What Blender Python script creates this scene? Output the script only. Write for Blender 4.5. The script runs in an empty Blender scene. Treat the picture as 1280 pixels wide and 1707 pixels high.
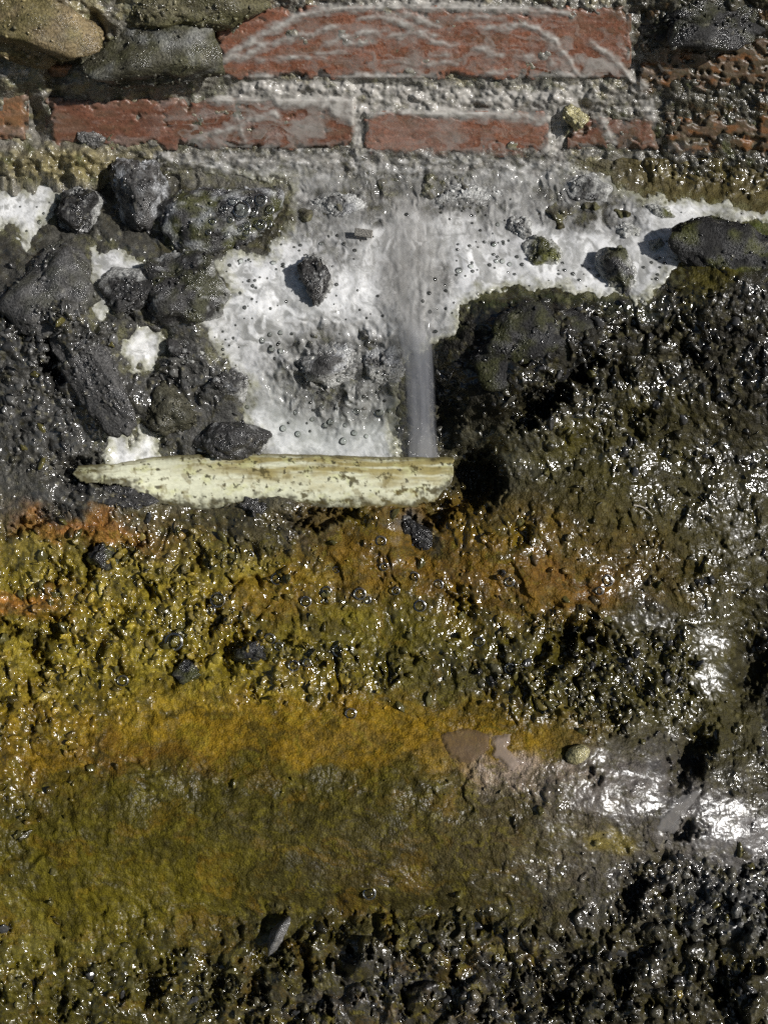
import bpy, bmesh, math
import numpy as np
from mathutils import Matrix, Vector

# ------------------------------------------------------------------ camera, sky, sun, exposure
scene = bpy.context.scene
PITCH = math.radians(40.0)          # camera looks 40 degrees below the horizon
D = 1.24                            # metres from lens to the reference slope plane
K = 0.9 / 1280.0                    # metres per layout unit on that plane
cp, sp = math.cos(PITCH), math.sin(PITCH)
AX = np.array([1.0, 0.0, 0.0]); AS = np.array([0.0, sp, cp]); AN = np.array([0.0, -cp, sp])

cam_data = bpy.data.cameras.new('camera')
cam = bpy.data.objects.new('camera', cam_data)
scene.collection.objects.link(cam)
cam.matrix_world = Matrix(((1, 0, 0, 0), (0, sp, -cp, -cp * D), (0, cp, sp, sp * D), (0, 0, 0, 1)))
cam_data.sensor_fit = 'HORIZONTAL'
cam_data.angle = 2 * math.atan(0.45 / D)
cam_data.clip_start = 0.02
cam_data.clip_end = 500
cam_data.dof.use_dof = True
cam_data.dof.focus_distance = 1.235
cam_data.dof.aperture_fstop = 5.6
scene.camera = cam

SUN = 0.69 * AX + 0.08 * AS + 0.72 * AN
SUN = SUN / np.linalg.norm(SUN)
world = bpy.data.worlds.new('World'); scene.world = world; world.use_nodes = True
wn = world.node_tree.nodes; wl = world.node_tree.links
bg = wn['Background']; sky = wn.new('ShaderNodeTexSky'); sky.sky_type = 'NISHITA'; sky.sun_disc = False
sky.sun_elevation = math.asin(SUN[2]); sky.sun_rotation = math.atan2(SUN[0], SUN[1])
bg.inputs['Strength'].default_value = 0.05
wl.new(sky.outputs['Color'], bg.inputs['Color'])
sun_data = bpy.data.lights.new('sun', 'SUN'); sun_data.energy = 5.0; sun_data.angle = math.radians(1.2)
sun_data.color = (1.0, 0.975, 0.945)
sun = bpy.data.objects.new('sun', sun_data); scene.collection.objects.link(sun)
sun.rotation_euler = Vector(SUN.tolist()).to_track_quat('Z', 'Y').to_euler()
sun.location = (1.5, -2, 2)
scene.view_settings.view_transform = 'Standard'; scene.view_settings.look = 'None'
scene.view_settings.exposure = 0.0; scene.view_settings.gamma = 1.0
scene.view_settings.use_curve_mapping = False
scene.cycles.use_denoising = False
scene.cycles.caustics_reflective = False; scene.cycles.caustics_refractive = False
scene.cycles.max_bounces = 4; scene.cycles.diffuse_bounces = 2; scene.cycles.glossy_bounces = 2; scene.cycles.transparent_max_bounces = 10
col = scene.collection

# ------------------------------------------------------------------ numeric noise
rng = np.random.RandomState(7)
PERM = rng.permutation(256).astype(np.int32); PERM = np.concatenate([PERM, PERM, PERM])
_a = rng.rand(256) * 2 * np.pi
G2 = np.stack([np.cos(_a), np.sin(_a)], 1).astype(np.float32)
_g = rng.randn(256, 3); G3 = (_g / np.linalg.norm(_g, axis=1, keepdims=True)).astype(np.float32)
R1 = rng.rand(256).astype(np.float32); R2 = rng.rand(256).astype(np.float32); R3 = rng.rand(256).astype(np.float32)

def perlin(x, y, seed=0):
    x = np.asarray(x, np.float32) + seed * 17.31; y = np.asarray(y, np.float32) + seed * 9.77
    xi = np.floor(x).astype(np.int32); yi = np.floor(y).astype(np.int32)
    xf = x - xi; yf = y - yi
    u = xf * xf * xf * (xf * (xf * 6 - 15) + 10); v = yf * yf * yf * (yf * (yf * 6 - 15) + 10)
    xi &= 255; yi &= 255
    def g(dx, dy):
        h = PERM[PERM[(xi + dx) & 255] + ((yi + dy) & 255)] & 255
        gr = G2[h]
        return gr[..., 0] * (xf - dx) + gr[..., 1] * (yf - dy)
    a = g(0, 0); b = g(1, 0); c = g(0, 1); d = g(1, 1)
    return (a + u * (b - a) + v * ((c + u * (d - c)) - (a + u * (b - a)))) * 1.5

def fbm(x, y, octv=4, seed=0, gain=0.5, lac=2.03):
    s = 0.0; a = 1.0; f = 1.0; n = 0.0
    for i in range(octv):
        s = s + a * perlin(x * f, y * f, seed + i * 3); n += a; a *= gain; f *= lac
    return s / n * 1.35

def worley(x, y, seed=0):
    x = np.asarray(x, np.float32) + seed * 5.13; y = np.asarray(y, np.float32) + seed * 3.71
    xi = np.floor(x).astype(np.int32); yi = np.floor(y).astype(np.int32)
    f1 = np.full(x.shape, 9.0, np.float32); f2 = f1.copy(); cid = np.zeros(x.shape, np.int32)
    for dx in (-1, 0, 1):
        for dy in (-1, 0, 1):
            cx = xi + dx; cy = yi + dy
            h = PERM[PERM[cx & 255] + (cy & 255)] & 255
            d = np.sqrt((cx + R1[h] - x) ** 2 + (cy + R2[h] - y) ** 2)
            m = d < f1
            f2 = np.where(m, f1, np.minimum(f2, d)); cid = np.where(m, h, cid); f1 = np.where(m, d, f1)
    return f1, f2, cid

def perlin3(p, seed=0):
    p = p.astype(np.float32) + np.array([seed * 7.1, seed * 3.3, seed * 5.7], np.float32)
    pi = np.floor(p).astype(np.int32); pf = p - pi
    w = pf * pf * pf * (pf * (pf * 6 - 15) + 10); pi &= 255
    out = 0.0
    for dx in (0, 1):
        for dy in (0, 1):
            for dz in (0, 1):
                h = PERM[PERM[PERM[(pi[:, 0] + dx) & 255] + ((pi[:, 1] + dy) & 255)] + ((pi[:, 2] + dz) & 255)] & 255
                g = G3[h]
                val = g[:, 0] * (pf[:, 0] - dx) + g[:, 1] * (pf[:, 1] - dy) + g[:, 2] * (pf[:, 2] - dz)
                wx = w[:, 0] if dx else 1 - w[:, 0]; wy = w[:, 1] if dy else 1 - w[:, 1]; wz = w[:, 2] if dz else 1 - w[:, 2]
                out = out + val * wx * wy * wz
    return out * 1.6

def fbm3(p, octv=4, seed=0, gain=0.5):
    s = 0.0; a = 1.0; f = 1.0; n = 0.0
    for i in range(octv):
        s = s + a * perlin3(p * f, seed + i * 5); n += a; a *= gain; f *= 2.03
    return s / n * 1.3

def mixc(c, m, colr):
    m = np.clip(m, 0, 1)[..., None]; return c * (1 - m) + m * np.array(colr, np.float32)

def sstep(a, b, x):
    t = np.clip((x - a) / (b - a), 0, 1); return t * t * (3 - 2 * t)

def blob(px, py, cx, cy, rx, ry, ang=0.0, p=2.0):
    c, s = math.cos(math.radians(ang)), math.sin(math.radians(ang))
    dx = px - cx; dy = py - cy
    u = (dx * c + dy * s) / rx; v = (-dx * s + dy * c) / ry
    return np.exp(-((u * u + v * v) ** (p / 2)))

def poly_sd(px, py, pts):
    pts = np.array(pts, np.float32); n = len(pts)
    d = np.full(px.shape, 1e9, np.float32); inside = np.zeros(px.shape, bool)
    for i in range(n):
        ax, ay = pts[i]; bx, by = pts[(i + 1) % n]
        ex, ey = bx - ax, by - ay
        t = np.clip(((px - ax) * ex + (py - ay) * ey) / (ex * ex + ey * ey + 1e-9), 0, 1)
        d = np.minimum(d, (px - ax - t * ex) ** 2 + (py - ay - t * ey) ** 2)
        c = ((ay > py) != (by > py)) & (px < (bx - ax) * (py - ay) / (by - ay + 1e-9) + ax)
        inside ^= c
    d = np.sqrt(d)
    return np.where(inside, -d, d)

def line_sd(px, py, pts):
    d = np.full(px.shape, 1e9, np.float32)
    for (ax, ay, aw), (bx, by, bw) in zip(pts[:-1], pts[1:]):
        ex, ey = bx - ax, by - ay
        t = np.clip(((px - ax) * ex + (py - ay) * ey) / (ex * ex + ey * ey + 1e-9), 0, 1)
        d = np.minimum(d, np.sqrt((px - ax - t * ex) ** 2 + (py - ay - t * ey) ** 2) - (aw + t * (bw - aw)))
    return d

# ------------------------------------------------------------------ the lie of the land
# layout coordinates: u across, v down the slope (1 unit = 0.7 mm); height h is measured square to the slope plane
def W(u, v, h):
    u = np.asarray(u, np.float64); v = np.asarray(v, np.float64); h = np.asarray(h, np.float64)
    f = 1 - h / D
    x = (u - 640) * K * f; s = (853.5 - v) * K * f
    return x[..., None] * AX + s[..., None] * AS + h[..., None] * AN

a0 = (853.5 - 275) * K
YW = a0 * (1 + 0.03 / D) * sp + 0.03 * cp                         # the wall plane
_v = np.arange(-900, 2700, 1.0)
_aw = (853.5 - _v) * K
_hw = (sp * _aw - YW) / (cp + sp * _aw / D)
_kn = [(275, -.030), (300, -.036), (400, -.006), (480, .022), (520, .026), (600, -.004), (700, -.030), (770, -.040), (810, -.030),
       (860, -.016), (900, -.006), (1000, .010), (1100, .022), (1150, .034), (1250, .058), (1320, .069), (1400, .081), (1460, .079), (1560, .070),
       (1707, .064), (1900, .03), (2700, -.1)]
_hp = np.where(_v < 275, _hw, np.interp(_v, [k[0] for k in _kn], [k[1] for k in _kn]))
_ker = np.exp(-0.5 * (np.arange(-40, 41) / 14.0) ** 2); _ker /= _ker.sum()
_hs = np.convolve(_hp, _ker, 'same')
_hs = np.where(_v < 262, _hw, np.where(_v > 300, _hs, _hs + (_hw - _hs) * np.clip((300 - _v) / 38, 0, 1)))
_hs[:60] = _hp[:60]; _hs[-60:] = _hp[-60:]

def macro(u, v):
    h = np.interp(v, _v, _hs)
    m = sstep(270, 330, v)
    h = h + m * (0.024 * blob(u, v, 890, 575, 120, 75) + 0.032 * sstep(760, 860, u) * blob(u, v, 1100, 720, 500, 170, 0, 4)
                 + 0.03 * sstep(330, 150, u) * blob(u, v, 80, 690, 300, 190, 0, 4)
                 + 0.02 * blob(u, v, 1240, 470, 120, 100)
                 + 0.014 * blob(u, v, 620, 905, 85, 50) + 0.012 * blob(u, v, 830, 930, 110, 60)
                 - 0.02 * blob(u, v, 705, 905, 30, 40, 20)
                 + 0.006 * blob(u, v, 1160, 1115, 80, 70) - 0.010 * blob(u, v, 1140, 1260, 40, 60, 30)
                 - 0.012 * blob(u, v, 1270, 1120, 60, 90)
                 + 0.007 * blob(u, v, 1010, 1310, 90, 70) + 0.008 * blob(u, v, 1170, 1390, 100, 80)
                 + 0.012 * blob(u, v, 640, 1600, 300, 60) - 0.02 * blob(u, v, 640, 1520, 220, 30))
    h = h - .044 * np.clip((u - 930) / 350, 0, 1.6) * sstep(980, 1080, v) * sstep(1560, 1440, v) - .02 * np.clip((u - 1000) / 280, 0, 1.6) * sstep(640, 760, v) * sstep(1080, 1000, v)
    return h

# foam and runnel outlines, laid out on a raster of distances
FU = np.arange(-60, 1342, 2.0); FV = np.arange(-60, 802, 2.0)
gu, gv = np.meshgrid(FU, FV)
wu = gu + 17 * fbm(gu / 34, gv / 34, 5, 11, .68); wv = gv + 17 * fbm(gu / 34, gv / 34, 5, 12, .68)
POOLS = [
    [(345, 440), (380, 410), (440, 420), (470, 380), (480, 300), (400, 296), (330, 288), (270, 278), (265, 252), (560, 248), (760, 248), (920, 252), (1000, 285), (1060, 322), (1120, 325), (1280, 345),
     (1400, 360), (1400, 395), (1270, 372), (1190, 372), (1148, 392), (1140, 450), (1085, 490), (1060, 512), (1040, 490), (1000, 500), (930, 487),
     (870, 482), (800, 492), (772, 520), (762, 556), (716, 580), (672, 612), (664, 660), (670, 790), (450, 790), (425, 735), (400, 690), (412, 640), (345, 585), (330, 520), (382, 480)],
    [(-80, 325), (60, 300), (110, 290), (200, 275), (150, 310), (100, 330), (85, 365), (65, 405), (40, 420), (18, 380), (-80, 385)],
    [(135, 402), (190, 405), (250, 430), (240, 470), (200, 500), (165, 548), (150, 530), (148, 460)],
    [(188, 572), (230, 538), (275, 553), (282, 592), (255, 620), (214, 616)],
    [(158, 693), (190, 705), (225, 735), (228, 703), (268, 720), (278, 790), (180, 790)]]
sd = np.full(gu.shape, 1e9, np.float32)
for p in POOLS: sd = np.minimum(sd, poly_sd(wu, wv, p))
FOAM_SD = sd
STROKES = [
    [(372, 102, 6), (400, 80, 6), (440, 55, 7), (490, 30, 7), (540, 14, 7), (600, 11, 6), (650, 6, 7), (690, 2, 9)],
    [(376, 98, 4), (410, 92, 7), (428, 80, 6), (470, 66, 5), (520, 55, 5), (556, 45, 4)],
    [(545, 72, 3), (575, 60, 5), (610, 54, 5), (640, 51, 3)], [(530, 90, 2), (575, 82, 3)], [(575, 74, 3), (612, 68, 4)],
    [(640, 30, 3), (665, 34, 8), (690, 43, 7)], [(672, 20, 4), (700, 32, 6), (730, 42, 4)], [(645, 62, 3), (690, 54, 5), (730, 57, 3)],
    [(855, 38, 5), (895, 46, 6), (925, 68, 6), (948, 100, 6), (968, 130, 5)], [(790, 82, 3), (812, 86, 5), (838, 94, 4)],
    [(720, 92, 3), (745, 90, 3)], [(800, 45, 3), (835, 47, 5), (850, 45, 3)], [(860, 92, 3), (890, 96, 5)], [(812, 118, 3), (835, 120, 4)],
    [(985, 70, 3), (1020, 95, 4), (1045, 125, 5), (1075, 145, 5)], [(915, 100, 3), (930, 118, 4), (960, 132, 7)],
    [(700, 60, 3), (760, 78, 3)], [(900, 62, 3), (930, 80, 4)],
    [(600, 185, 11), (660, 176, 12), (720, 182, 12), (770, 188, 11), (820, 186, 12), (865, 194, 9)], [(865, 194, 7), (920, 200, 6)],
    [(560, 130, 7), (620, 128, 8), (700, 132, 6), (760, 136, 4)],
    [(940, 165, 10), (932, 195, 15), (928, 220, 12), (922, 250, 17), (930, 285, 20)],
    [(955, 145, 8), (985, 165, 9), (1000, 185, 7), (1010, 215, 6), (1025, 240, 4)], [(1060, 145, 8), (1080, 170, 10), (1090, 200, 6)],
    [(380, 130, 4), (393, 150, 7), (380, 163, 10), (352, 168, 5)], [(425, 138, 14), (445, 132, 10)],
    [(470, 165, 14), (520, 160, 20), (570, 165, 20), (595, 185, 12)], [(560, 180, 14), (598, 205, 8), (598, 240, 6), (596, 256, 8)],
    [(330, 230, 4), (380, 215, 5), (420, 195, 6), (460, 190, 6)], [(360, 262, 12), (420, 268, 14), (480, 268, 16), (560, 268, 16)],
    [(270, 262, 8), (320, 270, 11), (350, 280, 9)], [(395, 195, 4), (400, 215, 4), (408, 235, 4)], [(640, 4, 10), (720, 4, 11), (790, 10, 9), (850, 14, 7), (945, 20, 5)],
    [(600, 270, 14), (700, 276, 14), (800, 276, 16), (900, 282, 14)], [(0, 122, 4), (40, 122, 5)],
    [(400, 148, 10), (470, 142, 9), (560, 146, 9), (640, 150, 7), (720, 152, 6), (800, 156, 6), (880, 160, 8), (940, 160, 8)], [(400, 150, 17), (520, 152, 20), (640, 156, 17), (760, 160, 16), (880, 165, 16), (960, 165, 14)], [(640, 100, 2), (700, 108, 3), (760, 104, 2)], [(430, 100, 2), (500, 92, 3), (540, 96, 2)], [(600, 30, 2), (640, 26, 3), (672, 22, 2)], [(760, 30, 2), (800, 26, 4), (840, 28, 2)]]
lu = gu + 5 * fbm(gu / 22, gv / 22, 3, 21); lv = gv + 5 * fbm(gu / 22, gv / 22, 3, 22)
sd = np.full(gu.shape, 1e9, np.float32)
for p in STROKES: sd = np.minimum(sd, line_sd(lu, lv, p))
RUN_SD = sd

def sample(raster, u, v):
    u = (np.clip(u, FU[0], FU[-1] - 2.01) - FU[0]) / 2.0; v = (np.clip(v, FV[0], FV[-1] - 2.01) - FV[0]) / 2.0
    i = u.astype(int); j = v.astype(int); fu = u - i; fv = v - j
    return (raster[j, i] * (1 - fu) + raster[j, i + 1] * fu) * (1 - fv) + (raster[j + 1, i] * (1 - fu) + raster[j + 1, i + 1] * fu) * fv

def foam_sd(u, v):
    d = sample(FOAM_SD, u, v)
    return np.where((v > 800) | (v < -55), 99.0, d)

# character of the ground: how gritty, how clodded
ROUGH = [(1200, 290, 170, 40, .8), (180, 290, 200, 30, .6), (100, 560, 160, 120, .9), (250, 1000, 330, 150, .9), (60, 1150, 200, 120, .7), (520, 1110, 260, 60, .8), (1000, 1120, 220, 120, 1.0), (150, 650, 260, 220, .7),
         (1050, 620, 330, 190, .7), (1150, 900, 240, 160, .45), (300, 1640, 420, 70, .72), (900, 1640, 500, 90, .8), (1170, 1500, 160, 110, 1.0),
         (640, 920, 170, 70, .35), (860, 950, 150, 80, .3), (180, 860, 240, 60, .5), (30, 1300, 90, 200, .45)]
SMOOTH = [(520, 1230, 330, 55, .8), (450, 1015, 75, 32, 1.0), (560, 1410, 330, 95, .65), (250, 1450, 250, 130, .3), (880, 1250, 120, 45, .7),
          (1060, 1300, 100, 60, .45), (1230, 1380, 90, 50, .4), (1120, 690, 80, 50, .5), (1120, 1010, 90, 30, .4), (430, 1590, 70, 50, .7), (950, 1560, 120, 40, .4)]
PITS = [(160, 792, 70, 20, 6, .05), (905, 668, 55, 17, -42, .075), (968, 618, 32, 12, -30, .04), (795, 800, 34, 36, -20, .07), (85, 595, 12, 52, -8, .055), (540, 862, 70, 12, -4, .03),
        (735, 855, 55, 16, -20, .04), (968, 1058, 40, 18, 0, .035), (935, 1075, 22, 30, 10, .03), (300, 1108, 18, 24, 0, .028), (395, 1078, 14, 28, 20, .03),
        (148, 935, 9, 38, 4, .03), (100, 945, 15, 18, 0, .026), (60, 1085, 12, 45, -10, .03), (90, 1040, 30, 14, -35, .03), (15, 1045, 22, 9, 0, .025),
        (1150, 1262, 26, 45, 25, .04), (1052, 1490, 15, 40, 0, .045), (1250, 1110, 28, 60, 5, .03), (765, 1005, 12, 18, 0, .022), (1020, 1190, 12, 30, 0, .022),
        (910, 1140, 10, 26, 10, .018), (360, 1650, 14, 34, 0, .03), (255, 1640, 14, 34, 20, .026), (505, 1600, 16, 38, 0, .03), (410, 1655, 22, 16, 0, .024),
        (100, 1675, 16, 22, 30, .02), (930, 1660, 40, 26, -30, .035), (1190, 1640, 26, 18, -30, .03), (1035, 1640, 14, 30, 0, .028), (455, 1590, 22, 12, 0, .02),
        (1060, 700, 14, 24, 20, .02), (1150, 590, 18, 12, 0, .02), (60, 870, 60, 9, -22, .022), (1130, 1385, 26, 14, 0, .02), (215, 925, 10, 22, 10, .018),
        (250, 985, 8, 16, 0, .016), (200, 1020, 14, 20, 20, .02), (335, 930, 9, 14, 0, .014), (745, 690, 22, 55, 0, .03), (985, 1290, 9, 12, 0, .012),
        (445, 985, 8, 8, 0, .0), (870, 880, 12, 26, 15, .018), (560, 1560, 20, 10, 0, .016), (690, 1600, 14, 26, 0, .018), (40, 545, 14, 20, 0, .02), (130, 365, 35, 45, 0, .02)]

SKIRTS = [(440, 570, 18, 60, 28, 24), (480, 520, 60, 12, -35, 18), (215, 440, 60, 40, 0, 10), (92, 480, 120, 110, -20, 26), (868, 572, 130, 100, -12, 14), (860, 690, 110, 80, 0, 26), (760, 650, 40, 90, 0, 22), (1225, 440, 140, 80, 10, 12), (158, 610, 60, 120, -28, 10), (40, 690, 120, 120, 0, 20),
          (190, 826, 110, 36, 8, 16), (440, 838, 80, 34, 6, 18), (290, 684, 90, 70, 15, 18), (388, 735, 90, 40, 4, 16), (312, 585, 60, 50, 0, 20), (300, 480, 80, 60, 0, 16), (378, 640, 46, 44, 0, 16), (550, 862, 40, 14, 0, 10), (640, 856, 60, 14, 0, 16)]
def fields(u, v):
    nu = u + 26 * fbm(u / 75, v / 75, 3, 31); nv = v + 26 * fbm(u / 75, v / 75, 3, 32)
    r = np.full(u.shape, 0.37, np.float32)
    for cx, cy, rx, ry, a in ROUGH: r = np.maximum(r, a * blob(nu, nv, cx, cy, rx, ry, 0, 3.5))
    r = r * (1 - sstep(1500, 1580, v) * .5 * sstep(-.05, .35, fbm(u / 90, v / 60, 3, 33)))
    for cx, cy, rx, ry, a in SMOOTH: r = r * (1 - .55 * a * blob(nu, nv, cx, cy, rx, ry, 0, 3.0))
    return r, nu, nv

def flow_mask(u, v):
    nu = u + 20 * fbm(u / 50, v / 50, 3, 111); nv = v + 20 * fbm(u / 50, v / 50, 3, 112)
    m = np.maximum.reduce([blob(nu, nv, 690, 325, 200, 48, 0, 4), blob(nu, nv, 690, 470, 62, 120, 0, 4), blob(nu, nv, 570, 622, 128, 88, 0, 4),
                           .9 * blob(nu, nv, 970, 340, 110, 52, 15, 4), .8 * blob(nu, nv, 500, 350, 60, 60, 0, 4), .55 * blob(nu, nv, 560, 410, 60, 40, 0, 4),
                           .5 * blob(nu, nv, 830, 370, 60, 40, 0, 3)])
    return m

def wash(u, v):
    """shallow rushing water, where the bed shows through"""
    return flow_mask(u, v) * (1 - blob(u, v, 684, 460, 60, 135, 0, 6)) * (1 - blob(u, v, 700, 650, 50, 140, 0, 6))

def film_mask(u, v):
    """where a thin sheet of water lies smooth over the silt"""
    nu = u + 40 * fbm(u / 60, v / 50, 4, 72, .6); nv = v + 30 * fbm(u / 60, v / 50, 4, 78, .6)
    sh = np.maximum.reduce([blob(nu, nv, 1045, 1305, 115, 72, 0, 4), blob(nu, nv, 1220, 1380, 105, 66, 0, 4), blob(nu, nv, 1195, 1105, 56, 74, 0, 4), .9 * blob(nu, nv, 1075, 1040, 70, 22, 0, 3),
                             .52 * blob(nu, nv, 1225, 890, 80, 90, 0, 3), .62 * blob(nu, nv, 980, 1400, 120, 50, 0, 3), .6 * blob(nu, nv, 1030, 1000, 22, 40, 0, 3), .55 * blob(nu, nv, 620, 1640, 160, 50, 0, 3), .6 * blob(nu, nv, 1235, 1530, 60, 60, 0, 3)])
    return sstep(.3, .7, sh + .45 * fbm(u / 22, v / 17, 4, 76, .65)) * sstep(-.35, .1, fbm(u / 60, v / 50, 3, 77) + .2)

def ground_height(u, v, full=False):
    r, nu, nv = fields(u, v)
    hm = macro(u, v)
    fmk = film_mask(u, v)
    r = r * (1 - .6 * fmk)
    rc_ = np.clip(r, 0, 1.1)
    d = 12 * fbm(u / 130, v / 110, 3, 41) * (0.4 + 0.6 * rc_)
    d = d + rc_ * 13 * fbm(nu / 42, nv / 46, 3, 43, .55)
    f1, f2, cid = worley(u / 24 + .25 * fbm(u / 15, v / 15, 2, 48), v / 24 + .25 * fbm(u / 15, v / 15, 2, 49), 44)
    peb = np.sqrt(np.clip(1 - (f1 / 0.62) ** 2, 0, 1)) * np.clip(R3[cid] * 1.5 - .3, 0, 1)
    d = d + np.clip(r * 1.15 - 0.15, 0, 1.2) * 7.5 * peb
    f1, f2, cidm = worley(u / 12, v / 12, 57)
    pebm = np.sqrt(np.clip(1 - (f1 / 0.62) ** 2, 0, 1)) * np.clip(R3[cidm] * 1.4 - .2, 0, 1)
    d = d + np.clip(r * 1.1 - 0.05, 0, 1.2) * 5.4 * pebm
    f1b, f2b, cidb = worley(u / 6.2 + 3, v / 6.2, 45)
    pebb = np.sqrt(np.clip(1 - (f1b / 0.7) ** 2, 0, 1)) * (0.25 + 0.9 * R3[cidb])
    d = d + (0.34 + 0.7 * rc_) * 2.7 * pebb * (1 - .5 * fmk)
    d = d + (0.4 + rc_) * .9 * fbm(u / 5, v / 5, 2, 46)
    # scattered natural pits in the gritty parts
    pn = fbm(nu / 30, nv / 44, 3, 47)
    d = d - np.clip(r - 0.2, 0, 1) * 32 * sstep(0.24, 0.6, pn)
    # clods at the foot of the slope, drawn out downhill
    cl = (.45 + .55 * sstep(330, 560, u)) * sstep(1500, 1580, v + 45 * fbm(u / 60, v / 60, 2, 51) + 60 * sstep(900, 1250, u))
    f1c, f2c, cidc = worley(nu / 40, nv / 58, 52)
    d = d + cl * (30 * np.sqrt(np.clip(1 - (f1c / 0.7) ** 2, 0, 1)) * (0.3 + 0.9 * R3[cidc]) - 10)
    d = d - cl * 30 * sstep(.2, .6, fbm(u / 26, v / 40, 4, 53, .65))
    h = hm + d * K
    for cx, cy, rx, ry, ang, amp in SKIRTS: h = h + amp * K * blob(u, v, cx, cy, rx, ry, ang, 3)
    # pits
    pu = u + 26 * fbm(u / 30, v / 30, 4, 55, .65); pv = v + 26 * fbm(u / 30, v / 30, 4, 56, .65)
    for cx, cy, rx, ry, ang, dep in PITS:
        if dep: h = h - dep * .9 * blob(pu, pv, cx, cy, rx, ry, ang, 2.6)
    # pool beds are hollowed under the foam
    fs = foam_sd(u, v)
    ws = np.where(fs < 20, wash(u, v), 0)
    h = np.where(fs < 14, h + (hm + 4 * K - h) * (0.75 - .55 * ws) * sstep(14, 0, fs), h)
    h = h - (17 - 12 * ws) * K * sstep(2, -26, fs) + 40 * K * np.clip(fbm(u / 52, v / 42, 3, 60, .5) - .24, 0, .5) * (.35 + .65 * ws) * sstep(6, -10, fs) * (1 - blob(u, v, 684, 460, 60, 135, 0, 6)) * (1 - .8 * blob(u, v, 410, 500, 70, 70, 0, 3)) + ws * K * (13 * fbm(u / 34, v / 28, 3, 58) + 5 * fbm(u / 11, v / 11, 3, 59) + 2)
    # behind the foot of the wall
    h = h - 0.03 * sstep(268, 250, v)
    if full:
        global FMK
        FMK = fmk
        return h, r, peb, pebb, pn
    return h

# ------------------------------------------------------------------ mesh helpers
def new_mesh(name, verts, faces, colr=None, mat=None, smooth=True, origin=None):
    verts = np.ascontiguousarray(verts, np.float32).reshape(-1, 3)
    if origin is not None: verts = verts - np.asarray(origin, np.float32)
    faces = np.ascontiguousarray(faces, np.int32)
    me = bpy.data.meshes.new(name)
    n, k = faces.shape
    me.vertices.add(len(verts)); me.vertices.foreach_set('co', verts.ravel())
    me.loops.add(n * k); me.loops.foreach_set('vertex_index', faces.ravel())
    me.polygons.add(n); me.polygons.foreach_set('loop_start', np.arange(0, n * k, k, dtype=np.int32))
    me.polygons.foreach_set('use_smooth', np.full(n, smooth, bool))
    if colr is not None:
        ca = me.color_attributes.new('Col', 'FLOAT_COLOR', 'POINT')
        ca.data.foreach_set('color', np.ascontiguousarray(colr, np.float32).ravel())
    me.update(calc_edges=True)
    me.validate()
    if mat is not None: me.materials.append(mat)
    return me

def add_float(me, name, vals):
    at_ = me.attributes.new(name, 'FLOAT', 'POINT'); at_.data.foreach_set('value', np.ascontiguousarray(vals, np.float32).ravel())

def link(name, me, parent=None, loc=None, label=None, cat=None, group=None, kind=None):
    o = bpy.data.objects.new(name, me); col.objects.link(o)
    if loc is not None: o.location = [float(c) for c in loc]
    if parent is not None:
        o.parent = parent
    if label: o['label'] = label
    if cat: o['category'] = cat
    if group: o['group'] = group
    if kind: o['kind'] = kind
    return o

def grid_faces(nr, nc, keep=None):
    i = np.arange(nr * nc, dtype=np.int32).reshape(nr, nc)
    f = np.stack([i[:-1, :-1], i[1:, :-1], i[1:, 1:], i[:-1, 1:]], -1).reshape(-1, 4)
    if keep is not None:
        k = keep.ravel()
        f = f[k[f].all(1)]
    return f

def compact(verts, faces, colr):
    used = np.zeros(len(verts), bool); used[faces.ravel()] = True
    mp = np.cumsum(used) - 1
    return verts[used], mp[faces].astype(np.int32), colr[used]

def rgba(c, a):
    return np.concatenate([c, np.asarray(a, np.float32)[..., None]], -1)

# ------------------------------------------------------------------ materials
def mat_new(name):
    m = bpy.data.materials.new(name); m.use_nodes = True
    nt = m.node_tree
    return m, nt, nt.nodes['Principled BSDF'], nt.nodes['Material Output']

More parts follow.
